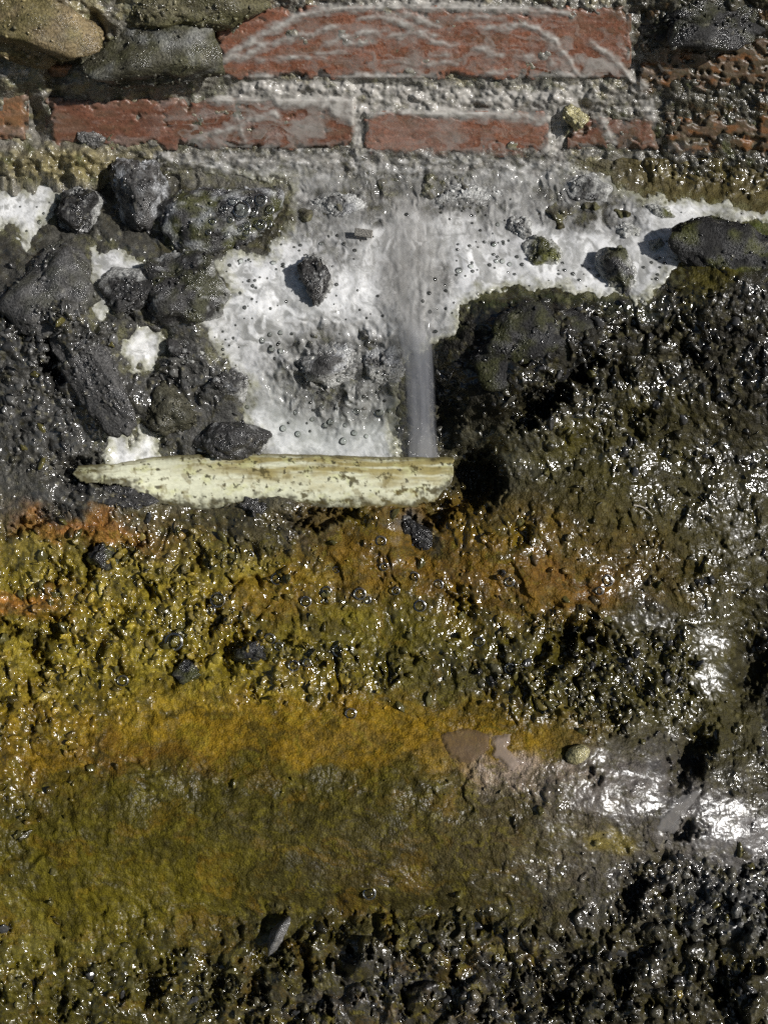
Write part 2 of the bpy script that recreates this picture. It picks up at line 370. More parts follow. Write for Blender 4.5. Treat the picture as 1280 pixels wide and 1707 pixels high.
def wet_material(name, grain=620.0, bump=0.6, dist=0.0011, rdry=0.6, rwet=0.14, tint=(0.6, 1.35), tint_scale=300.0, spec=0.5, noise_amt=0.5, vor=1.0, ndet=1):
    """wet mineral surface: colour from the mesh, grain and grit from nodes; alpha of Col = how wet"""
    m, nt, b, out = mat_new(name)
    N = nt.nodes.new; L = nt.links.new
    at = N('ShaderNodeAttribute'); at.attribute_name = 'Col'
    tc = N('ShaderNodeTexCoord')
    n1 = N('ShaderNodeTexNoise'); n1.inputs['Scale'].default_value = tint_scale; n1.inputs['Detail'].default_value = 2; n1.inputs['Roughness'].default_value = 0.7
    L(tc.outputs['Object'], n1.inputs['Vector'])
    mr = N('ShaderNodeMapRange'); mr.inputs['From Min'].default_value = 0.3; mr.inputs['From Max'].default_value = 0.7
    mr.inputs['To Min'].default_value = tint[0]; mr.inputs['To Max'].default_value = tint[1]
    L(n1.outputs['Fac'], mr.inputs['Value'])
    mul = N('ShaderNodeVectorMath'); mul.operation = 'SCALE'
    L(at.outputs['Color'], mul.inputs[0]); L(mr.outputs['Result'], mul.inputs['Scale'])
    L(mul.outputs['Vector'], b.inputs['Base Color'])
    vo = N('ShaderNodeTexVoronoi'); vo.inputs['Scale'].default_value = grain; vo.feature = 'F1'
    L(tc.outputs['Object'], vo.inputs['Vector'])
    n2 = N('ShaderNodeTexNoise'); n2.inputs['Scale'].default_value = grain * 1.3; n2.inputs['Detail'].default_value = ndet; n2.inputs['Roughness'].default_value = .7
    L(tc.outputs['Object'], n2.inputs['Vector'])
    ml = N('ShaderNodeMath'); ml.operation = 'MULTIPLY'; ml.inputs[1].default_value = noise_amt; L(n2.outputs['Fac'], ml.inputs[0])
    ad = N('ShaderNodeMath'); ad.operation = 'SUBTRACT'; L(ml.outputs['Value'], ad.inputs[0])
    vm = N('ShaderNodeMath'); vm.operation = 'MULTIPLY'; vm.inputs[1].default_value = vor; L(vo.outputs['Distance'], vm.inputs[0]); L(vm.outputs['Value'], ad.inputs[1])
    bp = N('ShaderNodeBump'); bp.inputs['Strength'].default_value = bump; bp.inputs['Distance'].default_value = dist
    L(ad.outputs['Value'], bp.inputs['Height']); L(bp.outputs['Normal'], b.inputs['Normal'])
    r = N('ShaderNodeMapRange'); r.inputs['To Min'].default_value = rdry; r.inputs['To Max'].default_value = rwet
    L(at.outputs['Alpha'], r.inputs['Value']); L(r.outputs['Result'], b.inputs['Roughness'])
    sm = N('ShaderNodeMapRange'); sm.inputs['To Min'].default_value = spec * .08; sm.inputs['To Max'].default_value = spec * 1.25
    L(at.outputs['Alpha'], sm.inputs['Value']); L(sm.outputs['Result'], b.inputs['Specular IOR Level'])
    return m

M_GROUND = wet_material('wet_algae_ground', grain=420, bump=0.5, dist=.0015, rdry=0.68, rwet=0.10, spec=0.62, tint=(.35, 1.7), tint_scale=900)
_nt = M_GROUND.node_tree; _at = _nt.nodes.new('ShaderNodeAttribute'); _at.attribute_name = 'Film'
_mr = _nt.nodes.new('ShaderNodeMapRange'); _mr.inputs['To Min'].default_value = .5; _mr.inputs['To Max'].default_value = .14
_nt.links.new(_at.outputs['Fac'], _mr.inputs['Value'])
_at2 = [n for n in _nt.nodes if n.type == 'ATTRIBUTE' and n.attribute_name == 'Col'][0]
_m2 = _nt.nodes.new('ShaderNodeMapRange'); _m2.inputs['From Min'].default_value = .2; _m2.inputs['To Min'].default_value = 1.2; _m2.inputs['To Max'].default_value = .42
_nt.links.new(_at2.outputs['Alpha'], _m2.inputs['Value'])
_mm = _nt.nodes.new('ShaderNodeMath'); _mm.operation = 'MULTIPLY'; _nt.links.new(_mr.outputs['Result'], _mm.inputs[0]); _nt.links.new(_m2.outputs['Result'], _mm.inputs[1])
_nt.links.new(_mm.outputs['Value'], _nt.nodes['Bump'].inputs['Strength'])
M_ROCK = wet_material('wet_dark_stone', grain=260, bump=0.8, dist=.0022, rwet=0.13, vor=.25, noise_amt=1.3, ndet=3, tint=(.4, 1.7), tint_scale=420)
M_BRICK = wet_material('wet_red_brick', grain=900, bump=0.35, dist=0.0006, rdry=0.6, rwet=0.34, tint=(0.75, 1.22), tint_scale=420)
M_MORTAR = wet_material('wet_mortar', grain=480, bump=0.6)
M_GRAVEL = wet_material('wet_gravel', grain=900, bump=0.35)

def foam_material(name):
    m, nt, b, out = mat_new(name)
    N = nt.nodes.new; L = nt.links.new
    at = N('ShaderNodeAttribute'); at.attribute_name = 'Col'
    tc = N('ShaderNodeTexCoord')
    n1 = N('ShaderNodeTexNoise'); n1.inputs['Scale'].default_value = 160; n1.inputs['Detail'].default_value = 5; n1.inputs['Distortion'].default_value = 1.2
    L(tc.outputs['Object'], n1.inputs['Vector'])
    mr = N('ShaderNodeMapRange'); mr.inputs['From Min'].default_value = 0.3; mr.inputs['From Max'].default_value = 0.7
    mr.inputs['To Min'].default_value = 0.94; mr.inputs['To Max'].default_value = 1.04
    L(n1.outputs['Fac'], mr.inputs['Value'])
    mul = N('ShaderNodeVectorMath'); mul.operation = 'SCALE'
    L(at.outputs['Color'], mul.inputs[0]); L(mr.outputs['Result'], mul.inputs['Scale']); L(mul.outputs['Vector'], b.inputs['Base Color'])
    vo = N('ShaderNodeTexVoronoi'); vo.inputs['Scale'].default_value = 480
    L(tc.outputs['Object'], vo.inputs['Vector'])
    n2 = N('ShaderNodeTexNoise'); n2.inputs['Scale'].default_value = 300; n2.inputs['Detail'].default_value = 4
    L(tc.outputs['Object'], n2.inputs['Vector'])
    ad = N('ShaderNodeMath'); ad.operation = 'ADD'; L(vo.outputs['Distance'], ad.inputs[0]); L(n2.outputs['Fac'], ad.inputs[1])
    bp = N('ShaderNodeBump'); bp.inputs['Strength'].default_value = 0.03; bp.inputs['Distance'].default_value = 0.001
    L(ad.outputs['Value'], bp.inputs['Height']); L(bp.outputs['Normal'], b.inputs['Normal'])
    r = N('ShaderNodeMapRange'); r.inputs['To Min'].default_value = 0.15; r.inputs['To Max'].default_value = 0.10
    L(at.outputs['Alpha'], r.inputs['Value']); L(r.outputs['Result'], b.inputs['Roughness'])
    b.inputs['Subsurface Weight'].default_value = 0.35; b.inputs['Subsurface Radius'].default_value = (1.0, .97, .92); b.inputs['Subsurface Scale'].default_value = .006
    b.inputs['IOR'].default_value = 1.34
    return m
M_FOAM = foam_material('milky_foam')
_nt = M_FOAM.node_tree; _at = _nt.nodes.new('ShaderNodeAttribute'); _at.attribute_name = 'Op'
_nt.links.new(_at.outputs['Fac'], _nt.nodes['Principled BSDF'].inputs['Alpha'])
M_RUN = foam_material('thin_milky_film')
_nt = M_RUN.node_tree; _b = _nt.nodes['Principled BSDF']
_at = [n for n in _nt.nodes if n.type == 'ATTRIBUTE'][0]
_nt.links.new(_at.outputs['Alpha'], _b.inputs['Alpha'])
for _l in list(_b.inputs['Roughness'].links): _nt.links.remove(_l)
_b.inputs['Roughness'].default_value = 0.2; _b.inputs['Subsurface Weight'].default_value = 0

def water_material(name, colr, alpha, streak=(220, 220, 6), rough=0.12):
    m, nt, b, out = mat_new(name)
    N = nt.nodes.new; L = nt.links.new
    b.inputs['Base Color'].default_value = (*colr, 1); b.inputs['Roughness'].default_value = rough; b.inputs['IOR'].default_value = 1.34
    tc = N('ShaderNodeTexCoord'); mp = N('ShaderNodeMapping'); mp.inputs['Scale'].default_value = streak
    L(tc.outputs['UV'], mp.inputs['Vector'])
    n1 = N('ShaderNodeTexNoise'); n1.inputs['Scale'].default_value = 1.0; n1.inputs['Detail'].default_value = 4; n1.inputs['Distortion'].default_value = 0.6
    L(mp.outputs['Vector'], n1.inputs['Vector'])
    bp = N('ShaderNodeBump'); bp.inputs['Strength'].default_value = 0.35; bp.inputs['Distance'].default_value = 0.002
    L(n1.outputs['Fac'], bp.inputs['Height']); L(bp.outputs['Normal'], b.inputs['Normal'])
    tr = N('ShaderNodeBsdfTransparent'); mx = N('ShaderNodeMixShader')
    mr = N('ShaderNodeMapRange'); mr.inputs['From Min'].default_value = 0.3; mr.inputs['From Max'].default_value = 0.7
    mr.inputs['To Min'].default_value = alpha[0]; mr.inputs['To Max'].default_value = alpha[1]
    L(n1.outputs['Fac'], mr.inputs['Value']); L(mr.outputs['Result'], mx.inputs['Fac'])
    L(tr.outputs['BSDF'], mx.inputs[1]); L(b.outputs['BSDF'], mx.inputs[2]); L(mx.outputs['Shader'], out.inputs['Surface'])
    return m
M_STREAM = water_material('falling_milky_water', (0.30, 0.305, 0.32), (0.72, 1.0), (7, 0.35, 1))
M_STREAM.node_tree.nodes['Bump'].inputs['Strength'].default_value = .12
_nt = M_STREAM.node_tree; _at = _nt.nodes.new('ShaderNodeAttribute'); _at.attribute_name = 'Col'
_nt.links.new(_at.outputs['Color'], _nt.nodes['Principled BSDF'].inputs['Base Color'])
_mx = [n for n in _nt.nodes if n.type == 'MIX_SHADER'][0]; _lk = _mx.inputs['Fac'].links[0]; _src = _lk.from_socket
_ml = _nt.nodes.new('ShaderNodeMath'); _ml.operation = 'MULTIPLY'; _nt.links.new(_src, _ml.inputs[0]); _nt.links.new(_at.outputs['Alpha'], _ml.inputs[1]); _nt.links.new(_ml.outputs['Value'], _mx.inputs['Fac'])

def film_material(name, tint, base):
    m, nt, b, out = mat_new(name)
    N = nt.nodes.new; L = nt.links.new
    tr = N('ShaderNodeBsdfTransparent'); tr.inputs['Color'].default_value = (*tint, 1)
    gl = N('ShaderNodeBsdfGlossy'); gl.inputs['Roughness'].default_value = 0.06
    fr = N('ShaderNodeFresnel'); fr.inputs['IOR'].default_value = 1.36
    ad = N('ShaderNodeMath'); ad.operation = 'ADD'; ad.inputs[1].default_value = base; ad.use_clamp = True
    L(fr.outputs['Fac'], ad.inputs[0])
    mx = N('ShaderNodeMixShader'); L(ad.outputs['Value'], mx.inputs['Fac']); L(tr.outputs['BSDF'], mx.inputs[1]); L(gl.outputs['BSDF'], mx.inputs[2])
    L(mx.outputs['Shader'], out.inputs['Surface'])
    return m
M_BUBBLE = film_material('clear_bubble_skin', (0.86, 0.88, 0.86), 0.02)
M_DBUBBLE = film_material('dark_bubble_skin', (0.42, 0.43, 0.42), 0.03)

# ------------------------------------------------------------------ ground: one sheet of mortar, grit, silt and algae
def axis(lo, hi, a, b, step, grow=1.12, cap=9.0):
    mid = np.arange(a, b + step, step)
    left = []; x = a; st = step
    while x > lo: st = min(st * grow, cap); x -= st; left.append(x)
    right = []; x = mid[-1]; st = step
    while x < hi: st = min(st * grow, cap); x += st; right.append(x)
    return np.array(left[::-1] + mid.tolist() + right)

C_GREY = (.060, .059, .056); C_DARK = (.016, .0145, .011); C_OCHRE = (.168, .100, .006); C_BROWN = (.110, .058, .006)
C_OLIVE = (.080, .067, .005); C_YEL = (.225, .17, .016); C_RUST = (.23, .085, .016); C_SILT = (.085, .078, .074); C_GREEN = (.060, .075, .016)
C_PINK = (.30, .23, .18); C_OLDARK = (.040, .034, .008)
PAINT = [  # cx, cy, rx, ry, angle, colour, weight
    (880, 590, 170, 110, 0, (.013, .012, .010), 4.5), (1200, 640, 130, 160, 0, (.014, .012, .008), 3.0),
    (1180, 295, 150, 36, 0, (.075, .06, .022), 5.0), (700, 300, 300, 40, 0, (.13, .125, .11), 2.5), (560, 640, 150, 110, 0, (.12, .12, .115), 3.0),
    (640, 850, 5000, 5000, 0, (.042, .035, .010), .3), (180, 640, 330, 240, 0, C_GREY, 2.0), (1050, 560, 360, 140, 0, C_DARK, 2.4), (1030, 760, 240, 150, 0, C_OLDARK, 2.2), (1240, 720, 160, 200, 0, C_DARK, 1.6),
    (1100, 700, 130, 90, 0, C_OLDARK, 3.2), (1100, 860, 220, 110, 0, C_OLDARK, 2.4), (930, 745, 70, 25, -10, C_OLIVE, 3.0), (1100, 560, 60, 50, 0, C_OLDARK, 1.5),
    (900, 496, 150, 16, 5, C_GREEN, 1.6), (1170, 440, 45, 70, 10, C_OLIVE, 2.6), (1210, 400, 90, 30, 0, C_GREEN, 2.2), (850, 760, 80, 70, 0, (.04, .04, .034), 1.7),
    (250, 1010, 320, 130, 0, C_YEL, 1.7), (60, 930, 120, 60, 0, C_YEL, 1.0), (150, 885, 90, 24, 10, C_RUST, 4.0), (30, 1010, 70, 18, -10, C_RUST, 4.0), (120, 1015, 60, 14, 0, C_OCHRE, 2.5), (90, 840, 110, 26, -15, C_GREY, 3.0),
    (400, 885, 200, 35, 0, C_DARK, 2.0), (490, 895, 60, 25, 0, C_GREY, 1.6), (450, 1010, 90, 34, 0, C_BROWN, 4.0), (640, 920, 130, 70, 0, C_BROWN, 3.0), (880, 950, 190, 90, 0, C_BROWN, 3.4),
    (690, 905, 35, 14, 40, C_OCHRE, 4.5), (600, 880, 60, 25, 0, C_OLIVE, 3), (930, 960, 60, 30, 20, C_RUST, 1.6), (840, 890, 90, 30, 10, C_YEL, 1.1), (640, 1060, 260, 60, 0, C_OLIVE, 2.4), (750, 1120, 140, 50, 0, C_OLDARK, 3.0), (500, 1100, 90, 40, 0, C_DARK, 1.0),
    (1050, 1120, 200, 110, 0, C_OLDARK, 3.0), (1090, 1030, 90, 30, 0, C_DARK, 3.5), (1180, 1030, 70, 25, 0, C_OLDARK, 2.5),
    (260, 1150, 330, 60, 0, C_YEL, 2.4), (200, 1140, 130, 40, 0, C_OLIVE, 1.6), (430, 1195, 330, 40, 2, C_OCHRE, 5.5), (620, 1225, 190, 40, 0, C_OCHRE, 4.5), (850, 1235, 110, 40, 0, C_OCHRE, 2.6), (600, 1230, 120, 10, 0, C_GREY, 1.6),
    (60, 1260, 110, 70, 0, C_OCHRE, 1.6), (230, 1260, 110, 25, 0, C_BROWN, 3.0), (300, 1370, 420, 70, 0, (.052, .043, .004), 3.0), (500, 1310, 300, 30, 0, (.050, .041, .004), 2.6), (150, 1450, 220, 110, 0, (.064, .053, .004), 3.0),
    (250, 1480, 160, 55, -15, (.12, .095, .006), 2.6), (60, 1560, 90, 80, 0, (.12, .10, .014), 2.0), (560, 1420, 270, 95, 0, (.032, .027, .007), 3.4), (610, 1450, 80, 40, 0, (.07, .04, .006), 1.8), (720, 1400, 220, 80, 0, (.055, .042, .014), 2.2),
    (420, 1590, 110, 60, 0, C_OLDARK, 3.0), (850, 1280, 70, 22, 8, C_PINK, 4.5), (960, 1310, 150, 45, 0, (.13, .105, .08), 2.6), (1060, 1310, 120, 70, 0, C_SILT, 3.4), (1230, 1380, 100, 60, 0, C_SILT, 3.0),
    (900, 1400, 180, 60, 0, (.070, .055, .030), 2.0), (1000, 1440, 130, 70, 0, (.06, .054, .046), 2.0), (1230, 1500, 90, 60, 0, C_GREY, 1.6), (640, 1650, 330, 55, 0, (.040, .037, .034), 2.2), (1050, 1640, 260, 80, 0, (.030, .026, .016), 2.4), (200, 1660, 220, 50, 0, C_OLDARK, 2.2),
    (180, 1640, 240, 60, 0, C_OLIVE, 1.4), (1150, 1280, 130, 40, -20, C_DARK, 2.0), (1210, 1250, 80, 60, 0, C_OLDARK, 2.0), (1270, 1130, 40, 120, 0, C_DARK, 3), (700, 890, 30, 18, 30, (.11, .115, .12), 6.0), (1010, 1405, 22, 18, 0, C_YEL, 4.0)]
WETP = [(560, 1240, 420, 70, .9), (500, 1400, 330, 100, .8), (200, 1430, 260, 120, .72)]

def ground_colour(u, v, r, peb, pebb, pn):
    nu = u + 60 * fbm(u / 80, v / 60, 5, 61, .6); nv = v + 44 * fbm(u / 80, v / 60, 5, 62, .6)
    acc = np.zeros(u.shape + (3,), np.float32); wsum = np.zeros(u.shape, np.float32)
    for cx, cy, rx, ry, ang, c, w in PAINT:
        k = (w * blob(nu, nv, cx, cy, rx, ry, ang, 2.2)).astype(np.float32) ** 1.25
        acc += k[..., None] * np.array(c, np.float32); wsum += k
    c = acc / (wsum[..., None] + 1e-6)
    # mineral grains and lichen freckles
    f1, f2, cid = worley(u / 9, v / 9, 63)
    j = R3[cid]
    grain = np.clip(r, 0, 1) * sstep(.5, .2, f1)
    c = c * (1 + grain[..., None] * ((j - .45) * 1.1)[..., None])
    sand = (grain * (j > .86))[..., None]
    c = c * (1 - .6 * sand) + .6 * sand * np.array((.19, .17, .09), np.float32)
    n1 = fbm(u / 14, v / 12, 4, 64); n2 = fbm(u / 40, v / 34, 4, 65)
    c = c * np.clip(1 + .55 * n1 + .45 * n2, .35, 2.0)[..., None]
    g = sstep(.18, .6, fbm(nu / 34, nv / 30, 4, 66))[..., None] * .45
    c = c * (1 - g) + g * np.array((.055, .048, .012), np.float32)
    d = sstep(.25, .6, fbm(nu / 22, nv / 22, 4, 67))[..., None] * .5 * np.clip(r, .2, 1)[..., None]
    c = c * (1 - d) + d * np.array((.03, .028, .026), np.float32)
    low = sstep(830, 900, v)
    m1 = sstep(.02, .5, fbm(nu / 70, nv / 44, 5, 73, .62)) * low * .38
    m2 = sstep(.0, .45, fbm(nu / 46, nv / 30, 5, 74, .62)) * low * .6
    m3 = sstep(.1, .5, fbm(nu / 24, nv / 18, 4, 75, .62)) * low * .45 * sstep(1100, 800, u)
    c = mixc(c, m1 * sstep(1050, 700, u), (.17, .095, .006)); c = mixc(c, m2 * 1.15, (.034, .028, .005)); c = mixc(c, m3, (.15, .125, .012))
    # pale scum line along the foam's edge
    fs = foam_sd(u, v)
    e = (sstep(16, 1, fs) * sstep(-.2, .4, fbm(u / 18, v / 18, 4, 68, .6)) * .6)[..., None]
    c = c * (1 - e) + e * np.array((.13, .125, .06), np.float32)
    w = np.full(u.shape, 0.95, np.float32)
    for cx, cy, rx, ry, a in WETP: w = w * (1 - a * blob(nu, nv, cx, cy, rx, ry, 0, 3))
    wn_ = fbm(nu / 40, nv / 34, 4, 69, .6)
    w = w * (.10 + .90 * sstep(-.05, .22, wn_ * .7 + .6 * fbm(u / 110, v / 90, 3, 79) + .65 * (r - .5) + .10))
    w = np.maximum(w, .95 * sstep(1520, 1600, nv) * sstep(-.35, .0, wn_))
    global FILM
    FILM = FMK
    w = np.maximum(w * (1 - FILM), FILM * .66)
    return np.clip(c * .92, .004, .8), np.clip(w, .04, 1)

gu1 = axis(-700, 1980, -15, 1295, 2.0); gv1 = axis(250, 1900, 246, 1722, 2.0)
GU, GV = np.meshgrid(gu1, gv1)
gh, gr, gp, gpb, gpn = ground_height(GU, GV, True)
gc, gw = ground_colour(GU, GV, gr, gp, gpb, gpn)
gverts = W(GU, GV, gh).reshape(-1, 3)
me = new_mesh('ground', gverts, grid_faces(*GU.shape), rgba(gc, gw).reshape(-1, 4), M_GROUND)
add_float(me, 'Film', FILM)
ground = link('ground', me, kind='structure', label='wet gritty slope crusted with orange and olive algae below the pipe')

# flat yard in front of the slope, reaching away behind the camera
zf = float(W(640, 1840, np.interp(1840, _v, _hs))[2])
yf = float(W(640, 1840, np.interp(1840, _v, _hs))[1])
yu = np.linspace(-30, 30, 60); yy = yf + 0.12 - 40 * np.linspace(0, 1, 60) ** 3
YX, YY = np.meshgrid(yu, yy)
yz = zf - 0.01 + .01 * fbm(YX * 3, YY * 3, 3, 71)
yc = np.ones(YX.shape + (3,)) * np.array((.06, .055, .04))
me = new_mesh('yard_ground', np.stack([YX, YY, yz], -1), grid_faces(60, 60)[:, ::-1], rgba(yc, np.full(YX.shape, .4)).reshape(-1, 4), M_GROUND)
link('yard_ground', me, kind='structure')

# ------------------------------------------------------------------ brick wall
wall_base = W(640, 275, -.03)
brick_wall = link('brick_wall', None, loc=wall_base, label='old wet red brick wall with thick crumbling mortar, streaked with milky water', cat='brick wall')
wb = np.array(wall_base)

def wall_plane(u, v): return np.interp(v, _v, _hw)

def mortar_height(u, v):
    h = wall_plane(u, v)
    nu = u + 12 * fbm(u / 40, v / 40, 3, 81); nv = v + 12 * fbm(u / 40, v / 40, 3, 82)
    f1, f2, cid = worley(nu / 26, nv / 20, 83)
    peb = np.sqrt(np.clip(1 - (f1 / .8) ** 2, 0, 1)) * (.3 + .9 * R3[cid])
    f1b, f2b, cidb = worley(u / 9, v / 9, 84)
    pebb = np.sqrt(np.clip(1 - (f1b / .8) ** 2, 0, 1)) * (.3 + .9 * R3[cidb])
    d = -10 + 9 * peb + 3 * pebb + 9 * fbm(u / 60, v / 50, 3, 85) + 2 * fbm(u / 7, v / 7, 2, 86)
    # rubble at both upper corners and under the left end stands proud
    d = d + 16 * sstep(370, 300, nu) * sstep(168, 140, nv) + 14 * sstep(1040, 1120, nu) * sstep(62, 30, nv)
    d = d + 40 * sstep(230, 130, nu) * sstep(228, 268, nv) * (1 + .5 * fbm(u / 26, v / 22, 3, 80)) + 8 * sstep(1080, 1180, nu) * sstep(235, 270, nv)
    d = d - 34 * blob(nu, nv, 165, 55, 18, 30, -20, 3) - 26 * blob(nu, nv, 95, 150, 12, 60, -8, 3) - 22 * blob(nu, nv, 120, 95, 40, 12, -50, 3)
    d = d - 24 * blob(nu, nv, 365, 75, 10, 26, 0, 3)
    d = d - 22 * blob(nu, nv, 62, 200, 12, 40, -10, 3)
    return h + d * K, peb, pebb

mu = axis(-700, 1980, -15, 1295, 2.3, cap=11.0); mv = axis(-500, 330, -15, 292, 2.3)
mv = np.concatenate([mv[mv < 300], [312, 326]])
MU, MV = np.meshgrid(mu, mv)
mh, mp_, mpb = mortar_height(MU, MV)
nn = fbm(MU / 55, MV / 40, 4, 87); n2 = fbm(MU / 16, MV / 13, 4, 88)
mc = np.ones(MU.shape + (3,), np.float32) * np.array((.17, .16, .135), np.float32)
mc = mixc(mc, sstep(0, .4, nn) * .7, (.10, .10, .055))
mc = mixc(mc, blob(MU, MV, 60, 40, 110, 60, 0, 3) * .85, (.27, .22, .13))
mc = mixc(mc, blob(MU, MV, 260, 95, 110, 80, 0, 3) * .7, (.12, .115, .09))
mc = mixc(mc, sstep(1000, 1110, MU + 40 * nn) * .85, (.034, .030, .016))
mc = mixc(mc, sstep(1000, 1110, MU) * sstep(.2, .5, nn) * .5, (.12, .055, .016))
mc = mixc(mc, blob(MU, MV, 110, 275, 130, 32, 0, 4) * .8, (.17, .14, .055))
mc = mixc(mc, blob(MU, MV, 700, 150, 300, 30, 0, 4) * sstep(-.1, .3, n2) * .7, (.34, .33, .27))
mc = mixc(mc, sstep(.2, .45, n2) * .6, (.05, .05, .045))
mc = mixc(mc, sstep(.62, .8, R3[worley(MU / 14, MV / 12, 89)[2]]) * .4 * sstep(1080, 980, MU), (.30, .26, .13))
mc = mixc(mc, sstep(.3, .6, fbm(MU / 30, MV / 20, 3, 90)) * .5, (.07, .08, .025))
mc = mc * (1 + .4 * n2)[..., None]
me = new_mesh('mortar', W(MU, MV, mh), grid_faces(*MU.shape), rgba(np.clip(mc, .01, .7), np.full(MU.shape, .85)).reshape(-1, 4), M_MORTAR, origin=wb)
link('mortar', me, brick_wall)

# brick outlines: left, right, top, bottom, tone, wear (how much of the face is eaten away)
BRICKS = [(360, 1052, 8, 132, 0, .10), (1062, 1420, 58, 152, 2, .9), (-330, 150, 96, 128, 3, .3),
          (-320, 48, 140, 232, 3, .45), (76, 592, 162, 250, 1, .3), (606, 918, 184, 262, 0, .08), (945, 1100, 190, 250, 1, .5), (1108, 1430, 186, 262, 2, .85),
          (-360, 345, -150, -30, 3, .2), (365, 710, -150, -10, 1, .2), (722, 1060, -150, -10, 0, .2), (1075, 1420, -150, -30, 2, .4)]
TONES = [(.195, .080, .046), (.15, .064, .038), (.085, .055, .028), (.28, .13, .06)]
for bi, (bl, br, bt, bb, tone, wear) in enumerate(BRICKS):
    inv = -15 <= bt or bb > -15
    st = 2.2 if inv else 6.0
    us = np.linspace(bl, br, int((br - bl) / st)); vs = np.linspace(bt, bb, max(8, int((bb - bt) / st)))
    BU, BV = np.meshgrid(us, vs)
    nu = BU + 20 * fbm(BU / 36, BV / 36, 4, 91, .6); nv = BV + 17 * fbm(BU / 40, BV / 40, 4, 92, .6)
    edge = np.minimum(np.minimum(nu - bl, br - nu), np.minimum(nv - bt, bb - nv))
    n = fbm(BU / 50, BV / 34, 4, 93); nf = fbm(BU / 8, BV / 7, 3, 94)
    d = 4 + 1.6 * n + .5 * nf + .25 * fbm(BU / 3, BV / 3, 2, 96)
    d = d - 16 * sstep(12, -3, edge) ** 1.5
    chip = sstep(.62 - wear * .7, .95 - wear * .6, fbm(BU / 24, BV / 18, 4, 97) + .3 * sstep(30, 0, edge))
    d = d - chip * (2.2 + 7 * wear) - .3 * sstep(.35, .6, fbm(BU / 5, BV / 4, 2, 98))
    h = wall_plane(BU, BV) + d * K
    c = np.ones(BU.shape + (3,), np.float32) * np.array(TONES[tone], np.float32)
    c = c * (1 + .25 * n + .32 * nf)[..., None]
    c = mixc(c, (rng.rand(*BU.shape) > .975) * .6, (.34, .24, .18)); c = mixc(c, (rng.rand(*BU.shape) > .985) * .8, (.03, .02, .015))
    c = mixc(c, chip * (.35 + .5 * wear), (.075, .065, .035))
    c = mixc(c, sstep(.1, .6, fbm(BU / 36, BV / 16, 4, 99)) * (.15 + .6 * wear), (.10, .075, .04))
    c = mixc(c, sstep(.25, .55, fbm(BU / 20, BV / 12, 4, 101)) * (.02 + .7 * wear), (.03, .03, .022))
    c = mixc(c, sstep(.55, .75, fbm(BU / 6, BV / 4, 2, 102)) * .5, (.05, .03, .025))
    c = mixc(c, sstep(.1, .5, fbm(BU / 60, BV / 26, 4, 103)) * .35 * (BU < 620) * (BV > 150), (.33, .30, .28))
    c = mixc(c, sstep(0, .5, fbm(BU / 90, BV / 10, 4, 104)) * .25, (.34, .22, .18))
    c = mixc(c, sstep(930, 1090, BU + 60 * n) * .7 * sstep(-.3, .3, nf + n), (.05, .042, .022)); c = mixc(c, sstep(140, 40, BU) * .5 * sstep(-.2, .4, nf + n), (.07, .06, .03))
    c = mixc(c, sstep(14, 0, edge + 8 * nf) * .6, (.12, .10, .08))
    c = mixc(c, sstep(.0, .5, fbm(BU / 70, BV / 22, 5, 106, .62)) * .5, (.13, .085, .055))
    if tone == 2: c = mixc(c, sstep(.15, .4, fbm(BU / 26, BV / 14, 3, 105)) * .6, (.20, .078, .02))
    nr, nc = BU.shape
    front = W(BU, BV, h).reshape(-1, 3); back = W(BU, BV, h - 26 * K).reshape(-1, 3)
    ring = np.concatenate([np.arange(nc), np.arange(1, nr) * nc + nc - 1, (nr - 1) * nc + np.arange(nc - 2, -1, -1), np.arange(nr - 2, 0, -1) * nc])
    nb = back[ring]; base = nr * nc; m = len(ring)
    fr = grid_faces(nr, nc)
    sides = np.stack([ring, np.roll(ring, -1), base + np.roll(np.arange(m), -1), base + np.arange(m)], 1).astype(np.int32)
    verts = np.concatenate([front, nb]); cf = rgba(np.clip(c, .01, .7), np.clip(.75 + .3 * n, .2, 1)).reshape(-1, 4)
    cen = W((bl + br) / 2, (bt + bb) / 2, wall_plane((bl + br) / 2, (bt + bb) / 2))
    me = new_mesh('brick', verts, np.concatenate([fr, sides]), np.concatenate([cf, cf[ring]]), M_BRICK, origin=cen)
    o = link('brick', me, brick_wall, loc=cen - wb)
    if tone == 2: o['label'] = 'weathered dark brick mottled orange'

